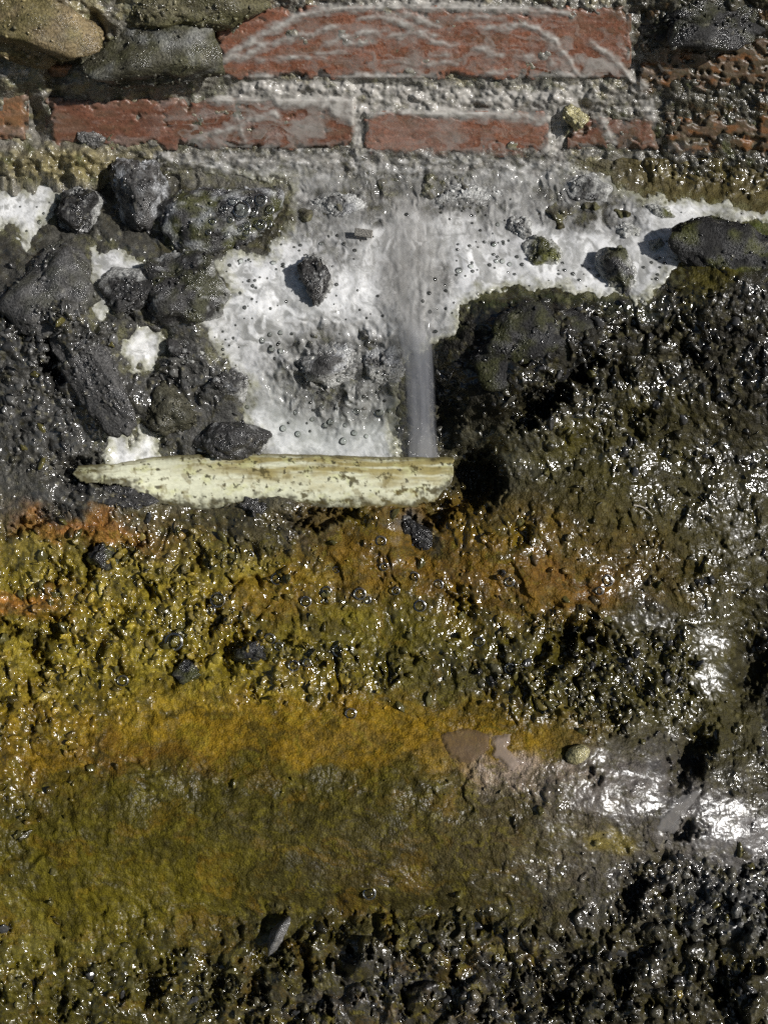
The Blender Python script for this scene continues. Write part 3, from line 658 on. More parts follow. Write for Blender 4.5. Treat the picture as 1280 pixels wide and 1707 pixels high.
# ------------------------------------------------------------------ foam lying in the hollows
def foam_height(u, v, fs):
    hm = macro(u, v)
    fl = flow_mask(u, v)
    d = 5 + 6 * fbm(u / 70, v / 60, 2, 113) + 1.5 * fbm(u / 20, v / 18, 2, 114)
    wu_ = u + 16 * fbm(u / 30, v / 40, 3, 115)
    rip = 1 - 2 * np.abs(fbm(wu_ / 20, v / 32, 3, 116))
    fa = 1 - .85 * blob(u, v, 684, 460, 60, 130, 0, 5)
    d = d + fl * fa * (6 * rip - 3 + 2 * fbm(u / 11, v / 15, 2, 117))
    d = d + fl * 16 * sstep(.1, .6, fbm(u / 34, v / 30, 3, 118)) * blob(u, v, 575, 620, 130, 90, 0, 4)
    fm_ = (1 - fl) * sstep(-.15, .25, fbm(u / 55, v / 45, 3, 180))
    w1 = worley(u / 10, v / 10, 181); w2 = worley(u / 5.5, v / 5.5, 182)
    d = d + fm_ * (.7 * np.sqrt(np.clip(1 - (w1[0] / .6) ** 2, 0, 1)) * (R3[w1[2]] > .6) + .25 * np.sqrt(np.clip(1 - (w2[0] / .7) ** 2, 0, 1)))
    d = d + blob(u, v, 685, 465, 46, 120, 0, 2.4) * (6 + 1.6 * fbm((u + 8 * fbm(u / 30, v / 60, 2, 119)) / 12, v / 160, 2, 120))
    d = d + blob(u, v, 690, 745, 40, 22, 0, 3) * (8 + 8 * fbm(u / 12, v / 10, 3, 149))
    d = d - 16 * sstep(-7, 6, fs) ** 1.5
    d = d + (5 + 7 * fbm(u / 18, v / 14, 3, 109)) * sstep(305, 268, v)
    return hm + d * K, fl, rip

fu1 = np.arange(-16, 1297, 2.0); fv1 = np.arange(246, 790, 2.0)
U2, V2 = np.meshgrid(fu1, fv1)
fs = foam_sd(U2, V2)
fh, fl, rip = foam_height(U2, V2, fs)
white = np.array((.72, .72, .71), np.float32)
fc = np.ones(U2.shape + (3,), np.float32) * white
sw = fbm(U2 / 45 + fbm(U2 / 40, V2 / 40, 2, 121), V2 / 40 + fbm(U2 / 40, V2 / 40, 2, 122) * 1.5, 4, 123)
fc = mixc(fc, .2 + 1.1 * sw, (.42, .42, .405))
wisp = fbm((U2 + 60 * sw) / 60, (V2 + 50 * fbm(U2 / 50, V2 / 50, 3, 186)) / 46, 3, 148)
fc = mixc(fc, sstep(-.05, .4, wisp) * .85, (.30, .30, .285))
fc = mixc(fc, sstep(.30, .05, np.abs(fbm((U2 + 40 * sw) / 40, (V2 + 40 * wisp) / 34, 3, 187)) * 2.2) * .35, (.26, .26, .24))
fc = mixc(fc, blob(U2, V2, 560, 690, 140, 90, 0, 4) * .55, (.40, .42, .39))
fc = mixc(fc, blob(U2, V2, 560, 330, 110, 60, 0, 4) * .6 + blob(U2, V2, 900, 330, 200, 42, 0, 4) * .5, (.27, .265, .25))
fc = mixc(fc, fl * np.clip(.78 + .6 * fbm((U2 + 20 * sw) / 20, V2 / 40, 4, 124), 0, .97), (.20, .195, .18))
fc = mixc(fc, fl * sstep(.1, .5, fbm((U2 + 30 * sw) / 18, V2 / 26, 4, 125)) * .75, (.075, .075, .068))
fall = blob(U2 + 14 * sw, V2, 684, 460, 50, 120, 0, 2.4)
fc = mixc(fc, fall * .75, (.30, .295, .28))
fc = mixc(fc, fall * sstep(0, .5, fbm((U2 + 16 * sw) / 15, V2 / 150, 2, 134)) * .5, (.50, .49, .47))
fc = mixc(fc, fall * sstep(.05, .5, fbm((U2 + 16 * sw) / 16, V2 / 130, 2, 135)) * .5, (.11, .105, .095))
ed = sstep(-26, 0, fs + 12 * fbm(U2 / 20, V2 / 20, 3, 126))
fc = mixc(fc, ed * .6, (.42, .41, .27))
fc = mixc(fc, ed * sstep(.1, .5, fbm(U2 / 9, V2 / 9, 3, 127)) * .6, (.15, .15, .06))
fc = mixc(fc, sstep(312, 262, V2 + 26 * fbm(U2 / 40, V2 / 20, 3, 146)) * .8, (.24, .23, .21))
fc = mixc(fc, sstep(318, 270, V2) * sstep(.05, .35, fbm(U2 / 20, V2 / 14, 4, 108, .6)) * .8, (.58, .57, .54))
fc = mixc(fc, sstep(318, 270, V2) * sstep(.1, .4, fbm(U2 / 22, V2 / 15, 4, 107, .6)) * .7, (.11, .105, .06))
f1, f2, cid = worley(U2 / 7, V2 / 7, 128)
pore = sstep(.34, .12, f1) * (R3[cid] > .55) * (1 - fl) * sstep(-.1, .35, fbm(U2 / 50, V2 / 50, 3, 129))
fh = fh - pore * .6 * K
fc = mixc(fc, pore * .2, (.40, .40, .38))
lc = worley(U2 / 10, V2 / 10, 181)
fc = mixc(fc, sstep(.3, .5, lc[0]) * .15 * sstep(-.15, .25, fbm(U2 / 55, V2 / 45, 3, 180)) * (1 - fl), (.36, .36, .35))
verts, faces, colr = W(U2, V2, fh).reshape(-1, 3), grid_faces(*U2.shape, keep=(fs < 6)), rgba(np.clip(fc, .02, .85), .35 + .65 * fl).reshape(-1, 4)
ws2 = wash(U2, V2)
opn = fbm((U2 + 24 * sw) / 24, V2 / 30, 4, 145)
fop = 1 - ws2 * np.clip(.55 + 1.0 * opn, 0, .92)
lace = worley(U2 / 11 + .4 * sw, V2 / 11, 183)
fop = fop * (1 - sstep(-24, 2, fs + 14 * fbm(U2 / 26, V2 / 26, 4, 184, .6)) * np.clip(.25 + 1.3 * sstep(.22, .0, np.abs(lace[1] - lace[0] - .16)) * 0 + .45 * sstep(.15, .45, lace[1] - lace[0]), 0, .95))
topn = sstep(312, 262, V2 + 26 * fbm(U2 / 40, V2 / 20, 3, 146))
fop = fop * (1 - topn * np.clip(.45 + .9 * fbm(U2 / 30, V2 / 16, 4, 147), 0, .95))
colr = np.concatenate([colr, fop.reshape(-1, 1)], 1)
verts, faces, colr = compact(verts, faces, colr)
fop, colr = colr[:, 4], colr[:, :4]
me = new_mesh('foam', verts, faces, colr, M_FOAM)
add_float(me, 'Op', fop)
foam = link('foam', me, kind='stuff', label='white soapy foam filling the hollows between the dark rocks', cat='foam')

# milky runnels clinging to the bricks
ru = np.arange(-16, 1297, 2.0); rv = np.arange(-16, 302, 2.0)
U3, V3 = np.meshgrid(ru, rv)
rs = sample(RUN_SD, U3, V3)
mh3 = mortar_height(U3, V3)[0]
onb = np.zeros(U3.shape, np.float32)
for (bl, br, bt, bb, tone, wear) in BRICKS:
    onb = np.maximum(onb, sstep(-3, 5, np.minimum(np.minimum(U3 - bl, br - U3), np.minimum(V3 - bt, bb - V3))))
base3 = np.where(onb > .02, np.maximum(mh3, wall_plane(U3, V3) + (5.4 * onb - 4 * (1 - onb)) * K), mh3)
for _ in range(2):
    pad = np.pad(base3, 1, 'edge')
    base3 = np.maximum(base3, (pad[:-2, 1:-1] + pad[2:, 1:-1] + pad[1:-1, :-2] + pad[1:-1, 2:] + 2 * base3) / 6)
br_ = fbm(U3 / 20, V3 / 9, 4, 136)
core = sstep(8, -9, rs + 6 * br_)
thick = .8 + 1.9 * sstep(3, -8, rs) + .7 * fbm(U3 / 16, V3 / 12, 3, 131) * sstep(0, -6, rs)
rh = base3 + thick * K
rc = np.ones(U3.shape + (3,), np.float32) * np.array((.50, .48, .44), np.float32)
rc = mixc(rc, .5 + .8 * fbm(U3 / 26, V3 / 14, 4, 132), (.36, .34, .31))
rc = mixc(rc, sstep(.2, .6, fbm(U3 / 12, V3 / 10, 3, 133)) * .5, (.20, .19, .16))
# milky swirls: a thin veil of water over the washed part of the wall
q1 = fbm(U3 / 60, V3 / 40, 3, 137); q2 = fbm(U3 / 60, V3 / 40, 3, 138)
swl = .5 + .9 * fbm((U3 + 60 * q1) / 80, (V3 + 40 * q2) / 16, 4, 139)
veil = sstep(.2, 1.1, swl) * (.50 * blob(U3, V3, 420, 215, 150, 50, 0, 4) + .42 * blob(U3, V3, 760, 110, 330, 120, 0, 4) + .40 * blob(U3, V3, 900, 255, 230, 30, 0, 4) + .35 * blob(U3, V3, 1010, 150, 80, 90, 0, 4) + .3 * blob(U3, V3, 300, 110, 70, 50, 0, 4)) + .10 * blob(U3, V3, 690, 230, 90, 40, 0, 3)
op = np.clip(np.maximum(core * (.80 + .5 * fbm(U3 / 14, V3 / 9, 3, 140) + .1 * (1 - onb) - .5 * (1 - onb) * sstep(-.1, .35, fbm(U3 / 24, V3 / 16, 4, 185, .6))), veil), 0, .96)
verts, faces, colr = compact(W(U3, V3, rh).reshape(-1, 3), grid_faces(*U3.shape, keep=(op > .02)), rgba(rc, op).reshape(-1, 4))
me = new_mesh('milky_runnels', verts, faces, colr, M_RUN)
link('milky_runnels', me, kind='stuff', label='thin milky runnels trickling over the bricks and mortar joints', cat='milky water')

# ------------------------------------------------------------------ falling stream
ctrl = np.array([(684, 470, 34, .030, 8), (687, 510, 33, .034, 10), (691, 545, 31, .034, 12), (695, 585, 27, .026, 13), (698, 625, 25, .016, 13), (700, 680, 24, -.002, 13), (701, 730, 25, -.022, 13), (702, 772, 27, -.042, 12)])
tt = np.linspace(0, 1, 120); ck = np.linspace(0, 1, len(ctrl))
cc = np.stack([np.interp(tt, ck, ctrl[:, k]) for k in range(5)], 1)
for k in range(5):
    pad = np.pad(cc[:, k], 8, 'edge'); cc[:, k] = np.convolve(pad, np.ones(17) / 17, 'valid')
ang = np.linspace(0, 2 * np.pi, 49)[:-1]
TH, TT = np.meshgrid(ang, np.arange(120))
wob = 1 + .10 * fbm(TH * 1.6 + 10, TT / 60.0, 3, 141) + .06 * fbm(TH * 5, TT / 40.0, 2, 142)
SU = cc[:, 0][:, None] + 1.12 * cc[:, 2][:, None] * np.cos(TH) * wob
SV = cc[:, 1][:, None] + 0 * TH
SH = cc[:, 3][:, None] + cc[:, 4][:, None] * K * np.sin(TH) * wob * 1.0
sv = W(SU, SV, SH).reshape(-1, 3)
i = np.arange(120 * 48).reshape(120, 48)
sf = np.stack([i[:-1], np.roll(i, -1, 1)[:-1], np.roll(i, -1, 1)[1:], i[1:]], -1).reshape(-1, 4)
so = W(702, 775, -.042)
sa = (.78 * sstep(.15, 1.0, np.sin(TH) + .12 * fbm(TH * 4, TT / 90.0, 2, 143))) * sstep(4, 52, TT + 14 * fbm(TH * 5, TT / 30.0, 2, 144)) * (np.sin(TH) > -.3)
sc_ = np.ones(TH.shape + (3,), np.float32) * np.array((.17, .175, .19), np.float32)
sc_ = mixc(sc_, sstep(.72, 1, TT / 119.0) * .6, (.42, .42, .42)); sc_ = mixc(sc_, sstep(.5, .1, TT / 119.0) * .9, (.36, .355, .34))
me = new_mesh('water_stream', sv, sf, rgba(sc_, sa).reshape(-1, 4), M_STREAM, origin=so)
uvl = me.uv_layers.new(name='UVMap')
vi = np.zeros(len(me.loops), np.int32); me.loops.foreach_get('vertex_index', vi)
uvv = np.stack([(TH / (2 * np.pi)).ravel(), (TT / 119.0).ravel()], 1)[vi]
uvl.data.foreach_set('uv', uvv.astype(np.float32).ravel())
link('water_stream', me, loc=so, label='grey milky stream of water falling straight down behind the cream pipe', cat='water stream')

# ------------------------------------------------------------------ broken pipe
def pipe_material():
    m, nt, b, out = mat_new('stained_cream_plastic')
    N = nt.nodes.new; L = nt.links.new
    at = N('ShaderNodeAttribute'); at.attribute_name = 'Col'
    tc = N('ShaderNodeTexCoord'); mp = N('ShaderNodeMapping'); mp.inputs['Scale'].default_value = (160, 300, 300)
    L(tc.outputs['Object'], mp.inputs['Vector'])
    n1 = N('ShaderNodeTexNoise'); n1.inputs['Scale'].default_value = 1.0; n1.inputs['Detail'].default_value = 6; L(mp.outputs['Vector'], n1.inputs['Vector'])
    mr = N('ShaderNodeMapRange'); mr.inputs['From Min'].default_value = .35; mr.inputs['From Max'].default_value = .7; mr.inputs['To Min'].default_value = 1.05; mr.inputs['To Max'].default_value = .82
    L(n1.outputs['Fac'], mr.inputs['Value'])
    mul = N('ShaderNodeVectorMath'); mul.operation = 'SCALE'; L(at.outputs['Color'], mul.inputs[0]); L(mr.outputs['Result'], mul.inputs['Scale']); L(mul.outputs['Vector'], b.inputs['Base Color'])
    bp = N('ShaderNodeBump'); bp.inputs['Strength'].default_value = .2; bp.inputs['Distance'].default_value = .0006; L(n1.outputs['Fac'], bp.inputs['Height']); L(bp.outputs['Normal'], b.inputs['Normal'])
    b.inputs['Roughness'].default_value = .38
    return m
M_PIPE = pipe_material()
pipe_c = W(440, 850, -.03)
pipe_shard = link('pipe_shard', None, loc=pipe_c, label='broken cream plastic half pipe lying across the slope, stained green and brown', cat='pipe')
nu_, nv_ = 420, 70
pu = np.linspace(118, 757, nu_); pt = np.linspace(0, 1, nv_)
PU, PT = np.meshgrid(pu, pt)
top = 759 + 3 * np.sin(PU / 90) + 14 * sstep(300, 118, PU) + 1.2 * fbm(PU / 20, PU * 0, 3, 151)
R_ = 52.0
phi = -1.25 + PT * 2.5                                     # around the near side of the tube
PVs = top + R_ * .98 * (np.sin(phi) - np.sin(-1.25))
PH = -.026 + .015 * sstep(300, 130, PU) + R_ * K * (np.cos(phi) - .3) * .8
rag = 5 * fbm(PU / 16, PU * 0 + 2, 4, 153, .6)
low_edge = np.interp(PU, [118, 160, 215, 245, 300, 345, 375, 430, 490, 560, 640, 690, 730, 757], [800, 806, 812, 836, 846, 851, 846, 838, 846, 846, 850, 846, 832, 800])
keep = (PVs <= low_edge + rag) & (PU > 122 + 10 * fbm(PVs / 9, PVs * 0 + 4, 3, 189) + .012 * (PVs - 784) ** 2) & (PU < 757 - 4 * (PVs - 760) / 90 + 2 * fbm(PVs / 12, PVs * 0, 3, 157))
pv_out = W(PU, PVs, PH).reshape(-1, 3); pv_in = W(PU, PVs + 1.5, PH - 6 * K).reshape(-1, 3)
fcs = grid_faces(nv_, nu_, keep)
eall = np.concatenate([fcs[:, [0, 1]], fcs[:, [1, 2]], fcs[:, [2, 3]], fcs[:, [3, 0]]])
key = np.sort(eall, 1); kk = key[:, 0].astype(np.int64) * 10 ** 7 + key[:, 1]
_, idx, cnt = np.unique(kk, return_index=True, return_counts=True)
be = eall[idx[cnt == 1]]
nvt = nu_ * nv_
allf = np.concatenate([fcs, fcs[:, ::-1] + nvt, np.stack([be[:, 1], be[:, 0], be[:, 0] + nvt, be[:, 1] + nvt], 1)])
pc = np.ones(PU.shape + (3,), np.float32) * np.array((.63, .63, .46), np.float32)
st1 = fbm(PU / 120, PT * 9, 4, 154); st2 = fbm(PU / 10, PT * 12, 3, 155); st3 = fbm(PU / 34, PT * 6, 4, 156)
pc = mixc(pc, sstep(.62, .25, PT + .22 * st3) * sstep(-.5, .1, st1) * sstep(230, 430, PU + 60 * st3) * .85, (.27, .21, .05))
pc = mixc(pc, sstep(.1, .5, fbm(PU / 120, PT * 16, 4, 158)) * sstep(.65, .3, PT) * .5, (.14, .10, .03))
pc = mixc(pc, sstep(.1, .5, st3) * .5, (.50, .50, .22))
pc = mixc(pc, sstep(.42, .6, st2 + .5 * st3) * .9, (.05, .042, .02))
pc = mixc(pc, sstep(.25, .5, fbm(PU / 22, PVs / 22, 4, 159, .6)) * .55, (.17, .13, .04))
pc = mixc(pc, sstep(22, 2, low_edge + rag - PVs + 20 * fbm(PU / 18, PVs / 14, 4, 160, .6)) * .9, (.05, .042, .02))
pc = mixc(pc, sstep(.14, .04, PT + .05 * st3) * .8, (.13, .11, .04))
pc = mixc(pc, sstep(.30, .5, fbm(PU / 34, PVs / 20, 5, 150, .7) + .1 * sstep(300, 500, PU)) * .9, (.075, .06, .02))
pc = mixc(pc, sstep(.55, .9, PT + .2 * st3) * sstep(560, 640, PU) * .7, (.22, .16, .03))
pc = mixc(pc, sstep(190, 120, PU + 30 * st3) * .7, (.11, .095, .04))
colp = np.concatenate([rgba(pc, np.full(PU.shape, .5)).reshape(-1, 4)] * 2)
v_, f_, c_ = compact(np.concatenate([pv_out, pv_in]), allf, colp)
me = new_mesh('shell', v_, f_, c_, M_PIPE, origin=pipe_c)
link('shell', me, pipe_shard)

# ------------------------------------------------------------------ rocks
def ico(sub):
    bm = bmesh.new(); bmesh.ops.create_icosphere(bm, subdivisions=sub, radius=1.0)
    v = np.array([q.co[:] for q in bm.verts]); f = np.array([[q.index for q in t.verts] for t in bm.faces], np.int32); bm.free()
    return v, f
ICO = {s: ico(s) for s in (1, 2, 3, 4, 5, 6)}

def rock_shape(sub, seed, angular=.5, lump=.22, rad=(50, 50, 50)):
    v, f = ICO[sub]
    rad = np.array(rad, float); rm = rad.mean()
    q = v * rad / 30.0                                        # noise follows real size, not the unit sphere
    r = np.ones(len(v)); rs_ = np.random.RandomState(seed)
    if angular:
        for _ in range(10):
            d = rs_.randn(3); d /= np.linalg.norm(d); o = rs_.uniform(.42, .85)
            c = v @ d
            r = np.where(c > .05, np.minimum(r, (1 - angular) * r + angular * np.minimum(r, o / np.maximum(c, .05))), r)
    r = r * (1 + lump * 1.1 * fbm3(v * 1.1, 2, seed))
    off = 3 * fbm3(q * .8, 4, seed + 1, .6) * min(1, rm / 40) + 2.4 * fbm3(q * 3.2, 4, seed + 3, .75) * min(1, rm / 30) + 2.0 * np.abs(fbm3(q * 8, 2, seed + 4)) * min(1, rm / 24)
    off = off - min(6, rm * .14) * np.exp(-(fbm3(q * .5, 3, seed + 31, .6) / .045) ** 2) + 2.5 * (np.abs(fbm3(q * .9, 3, seed + 32, .6)) - .2) * min(1, rm / 36)
    return v * r[:, None] * rad * (1 + .14 * angular) + v * off[:, None], f, v, q

STONE = {'olivegrey': (.09, .085, .058), 'sandgrey': (.10, .09, .052), 'dark': (.05, .048, .046), 'grey': (.095, .092, .088), 'pale': (.19, .185, .175), 'sand': (.17, .13, .07), 'moss': (.06, .062, .02), 'olive': (.10, .085, .02), 'black': (.028, .027, .026), 'lime': (.30, .27, .14), 'blue': (.14, .145, .155)}
STONE = {k_: tuple(.62 * x for x in c_) if k_ not in ('sand', 'sandgrey', 'lime') else c_ for k_, c_ in STONE.items()}
def frame_axes(ang):
    a = math.radians(ang)
    e1 = math.cos(a) * AX - math.sin(a) * AS; e2 = -math.sin(a) * AX - math.cos(a) * AS
    return e1, e2

ROCKPTS = {}
def rock(name, u, v, ru, rv, rn, ang, seed, base, label, h=None, sink=.35, moss=0.0, residue=0.0, angular=.9, sub=5, cat='rock', group=None, tilt=0.0, lump=.22, wet=.95, grit=1.0):
    shp, f, unit, q = rock_shape(sub, seed, angular, lump, (ru, rv, rn))
    e1, e2 = frame_axes(ang); e3 = AN
    if tilt:
        t = math.radians(tilt); e1, e3 = math.cos(t) * e1 + math.sin(t) * e3, -math.sin(t) * e1 + math.cos(t) * e3
    if h is None: h = float(macro(np.array([u * 1.0]), np.array([v * 1.0]))[0]) + rn * K * (1 - 2 * sink) if v > 262 else float(wall_plane(u, v)) + rn * K * (1 - 2 * sink)
    c0 = W(u, v, h)
    loc = (shp[:, 0:1] * e1 + shp[:, 1:2] * e2 + shp[:, 2:3] * e3) * K
    c = np.ones((len(shp), 3)) * np.array(STONE[base])
    n = fbm3(q * 1.2, 4, seed + 7); n2 = fbm3(q * 4.5, 3, seed + 8)
    c = c * np.clip(1 + .5 * n + .45 * n2, .3, 2.2)[:, None]
    if moss: c = mixc(c, moss * sstep(-.15, .3, fbm3(q * .9, 4, seed + 9)), (.075, .078, .016))
    if residue: c = mixc(c, residue * sstep(-.05, .35, fbm3(q * .9, 4, seed + 10)), (.42, .43, .44))
    c = mixc(c, sstep(.42, .6, n2) * .5, (.16, .15, .11))
    if v > 262 and float(foam_sd(np.array([u * 1.]), np.array([v * 1.]))[0]) < 45:
        lvl = (loc @ AN + h - float(macro(np.array([u * 1.]), np.array([v * 1.]))[0])) / K
        nb = fbm3(q * 1.4, 4, seed + 50)
        c = mixc(c, sstep(22, 6, lvl + 16 * nb) * .8, (.38, .38, .36)); c = mixc(c, sstep(.3, .5, nb + .3 * n2) * .45, (.34, .34, .33))
    me = new_mesh(name, loc, f, rgba(np.clip(c, .01, .7), wet * (.25 + .75 * sstep(-.2, .25, fbm3(q * 1.0, 3, seed + 40)))), M_ROCK)
    o = link(name, me, loc=c0, label=label, cat=cat, group=group)
    ROCKPTS[o.name] = loc
    if grit:
        g_ = np.random.RandomState(seed + 900); area = ru * rv + ru * rn + rv * rn
        cnt = int(min(420, grit * area / 36))
        idx = g_.choice(len(loc), min(cnt, len(loc)), replace=False)
        idx = idx[(fbm3(q[idx] * 1.1, 3, seed + 20) > -.12) & (loc[idx] @ AN > -.2 * rn * K)]
        v1, f1_ = ICO[1]; av, af, ac, of_ = [], [], [], 0
        for k in idx:
            sz = (1.4 + 2.6 * g_.rand() ** 2.5) * K
            vv = (v1 * (1 + .2 * g_.randn(len(v1), 1))) @ (np.eye(3) + .3 * g_.randn(3, 3)) * sz + loc[k]
            av.append(vv); af.append(f1_ + of_); of_ += len(v1)
            ac.append(np.tile(np.append(np.clip(c[k] * g_.uniform(.5, 1.8) + g_.uniform(0, .02), .01, .6), .95), (len(v1), 1)))
        if av: link('grit', new_mesh('grit', np.concatenate(av), np.concatenate(af), np.concatenate(ac), M_GRAVEL), o, kind='stuff')
    return o

GR = 'rocks heaped in the foam'
rock('rock', 228, 312, 58, 70, 62, 10, 3, 'grey', 'cracked grey rock wedged upright under the brick course', residue=.55, group=GR, sink=0.25, angular=.8)
mossy_rock = rock('rock', 366, 366, 116, 62, 52, -6, 5, 'dark', 'large oblong mossy rock coated with bubbly film, right of cracked grey rock', moss=.55, residue=.5, group=GR, sink=0.36, sub=5, angular=.45)
rock('rock', 130, 352, 42, 48, 34, 20, 6, 'black', 'black rock in shadow left of the cracked grey rock', group=GR, sink=.35)
rock('rock', 92, 480, 88, 84, 46, -20, 8, 'grey', 'broad gritty grey rock below the left foam patch', group=GR, sink=.42, sub=5, angular=.85, moss=.15)
rock('rock', 308, 482, 66, 52, 46, 5, 9, 'dark', 'rounded gritty brown rock left of the main white foam', moss=.3, group=GR, sink=0.4, angular=.85)
rock('rock_slab', 210, 490, 50, 62, 26, 35, 10, 'dark', 'dark tilted stone slab standing in the small foam gap', group=GR, sink=0.3, angular=.9, tilt=25)
rock('rock_slab', 158, 610, 52, 118, 40, -28, 12, 'grey', 'long pointed grey stone slab leaning down to the foam notch', group=GR, sink=0.26, angular=.85, sub=5, lump=.14)
rock('rock', 312, 585, 40, 36, 34, 0, 13, 'dark', 'small dark rock beside the round foam patch', group=GR, sink=0.4, moss=.3)
rock('rock', 290, 684, 56, 44, 40, 15, 14, 'olivegrey', 'glittering rusty olive rock above the left half of the pipe', group=GR, sink=0.34, angular=.85)
rock('rock', 378, 640, 38, 36, 36, 0, 15, 'dark', 'small dark lumpy rock at the left rim of the lower foam pool', group=GR, sink=0.42, residue=.2)
rock('rock', 388, 735, 66, 38, 36, 4, 16, 'dark', 'low dark gravelly rock resting just behind the pipe rim', group=GR, sink=0.32, angular=.35)
rock('rock', 533, 468, 27, 44, 36, -12, 17, 'dark', 'small upright dark rock poking out of the white foam', group=GR, sink=0.36)
rock('rock', 560, 598, 72, 40, 30, 0, 20, 'grey', 'grey rock washed by milky water left of the stream', residue=.6, group=GR, sink=.58, angular=.8)
rock('rock', 640, 600, 42, 48, 34, 10, 21, 'grey', 'wet grey rock touching the left side of the falling stream', residue=.4, group=GR, sink=.58, angular=.8)
rock('rock', 862, 382, 24, 30, 26, 10, 22, 'dark', 'small dark rock in foam above the mossy clump', group=GR, sink=0.5)
rock('rock', 905, 424, 36, 32, 26, 20, 23, 'moss', 'dark green mossy clump in the middle of the right foam', moss=.9, group=GR, sink=0.55, angular=.5)
rock('rock', 1036, 458, 36, 46, 34, -30, 24, 'dark', 'dark pitted rock at the lower edge of the right foam', moss=.35, group=GR, sink=0.5, residue=.15)
rock('rock', 1098, 352, 30, 14, 14, 12, 25, 'moss', 'thin mossy stone under the right end of the brick wall', moss=.8, group=GR, sink=0.5)
rock('rock', 1042, 388, 24, 18, 16, 10, 26, 'dark', 'small speckled stone in foam above the dark pitted rock', moss=.5, group=GR, sink=0.6)
rock('rock', 1095, 410, 20, 17, 15, 30, 27, 'moss', 'smallest mossy stone near the right bank foam edge', moss=.6, group=GR, sink=0.6)
rock('rock', 975, 315, 42, 30, 20, 20, 28, 'black', 'wet black stone where the runnel meets the foam', group=GR, sink=0.6)
rock('rock', 770, 330, 70, 26, 20, -8, 29, 'grey', 'flat grey stone under rushing milky water at the wall foot', residue=.5, group=GR, sink=0.62, angular=.8)
rock('rock', 560, 345, 46, 30, 20, 0, 30, 'dark', 'dark stone under milky water left of the stream head', residue=.4, group=GR, sink=0.62, angular=.8)
rock('boulder', 868, 572, 96, 76, 46, -12, 31, 'black', 'big rough black boulder right of the falling stream', moss=.35, cat='boulder', sink=0.66, sub=5, angular=.55, lump=.3, grit=2.0, wet=.55)
rock('boulder', 1225, 440, 110, 66, 30, 10, 32, 'black', 'dark mossy boulder at the right edge under the foam ribbon', moss=.6, cat='boulder', sink=0.55, sub=5, angular=.5, lump=.3, wet=.55)
rock('boulder', 40, 42, 132, 84, 58, 14, 35, 'sand', 'sandy coloured broken stone in the top left corner', cat='boulder', sink=.45, sub=5, angular=.85, wet=.9, grit=1.6, moss=.4)
rock('boulder', 255, 92, 118, 78, 52, 6, 36, 'olivegrey', 'wet grey lump of rubble beside the end of the upper bricks', moss=.2, cat='boulder', sink=.5, sub=5, angular=.85, residue=.2, grit=2.0)
rock('boulder', 290, 8, 130, 50, 48, -6, 37, 'sandgrey', 'pale crumbling mortar lump above the grey rubble at top', moss=.25, cat='boulder', sink=.5, sub=5, angular=.85, grit=2.0)
rock('boulder', 1180, 25, 130, 46, 34, 0, 39, 'black', 'dark glittering rubble at the top right corner', cat='boulder', sink=.5, sub=5, angular=.75, moss=.2)
rock('rock', 958, 195, 20, 19, 20, 0, 40, 'lime', 'small yellowish stone stuck in the mortar beside the runnel', sink=.3, angular=.8)
rock('rock', 152, 232, 26, 14, 14, -8, 41, 'pale', 'pinkish pale pebble lodged under the left brick', sink=.3, angular=.5)
rock('boulder', 440, 838, 62, 32, 32, 6, 42, 'dark', 'dark gravelly mud lump over the lower edge of the pipe', cat='mud lump', sink=.52, angular=.8)
rock('rock', 190, 826, 92, 26, 30, 8, 43, 'dark', 'grey clod under the left tip of the pipe', sink=.52, angular=.85, cat='clod')
rock('rock', 693, 893, 34, 20, 14, 38, 44, 'black', 'dark flat stone between two algae mounds under the pipe', sink=0.58, angular=.5)
rock('rock', 315, 1122, 24, 22, 20, 0, 46, 'black', 'round black stone in a hollow of the yellow slope', sink=0.6, moss=.5)
rock('rock', 426, 1092, 30, 22, 18, 0, 47, 'black', 'dark stone beside the hollow, right of the round black stone', sink=0.62, moss=.5)
rock('rock', 176, 925, 24, 28, 20, 0, 48, 'black', 'dark stone beside the cleft below the pipe tip', sink=0.6, angular=.8, moss=.5)
rock('pebble', 962, 1258, 21, 15, 16, -20, 49, 'lime', 'yellowish pebble ringed by a bright crescent of water', sink=.3, angular=.15, lump=.1, cat='pebble', sub=3, grit=0)
rock('rock', 462, 1560, 14, 30, 18, 25, 50, 'pale', 'small shiny wedge of stone standing on the lower silt', sink=.1, angular=.9, sub=3, grit=0)
rock('chip', 25, 637, 8, 6, 6, 20, 51, 'pale', 'tiny pale stone chip on the dark bank at the left edge', sink=.0, angular=.8, sub=3, cat='stone chip', grit=0, h=float(macro(np.array([25.]), np.array([637.]))[0]) + .006)

# ------------------------------------------------------------------ grit and stones lying on the slope
def ground_pts(u, v):
    h, r, p1, p2, pn = ground_height(u, v, True)
    c, w = ground_colour(u, v, r, p1, p2, pn)
    return h, r, c
rs_ = np.random.RandomState(21)
N0 = 60000
cu = rs_.uniform(-10, 1290, N0); cv = rs_.uniform(430, 1715, N0)
h, r, c = ground_pts(cu, cv)
fsd = foam_sd(cu, cv)
on_pipe = (cu > 130) & (cu < 765) & (cv > 752) & (cv < 840)
clump = sstep(-.2, .4, fbm(cu / 50, cv / 50, 3, 161))
keep = (rs_.rand(N0) < np.clip((r - .30) / .6, 0, 1) * (.1 + .9 * clump) * .55 * (1 - .1 * sstep(1480, 1560, cv))) & (fsd > 4) & ~on_pipe
cu, cv, h, c = cu[keep], cv[keep], h[keep], c[keep]
n = len(cu)
size = 2.2 + 5.5 * rs_.rand(n) ** 3.2
order = np.argsort(-size)
cu, cv, h, c, size = cu[order], cv[order], h[order], c[order], size[order]
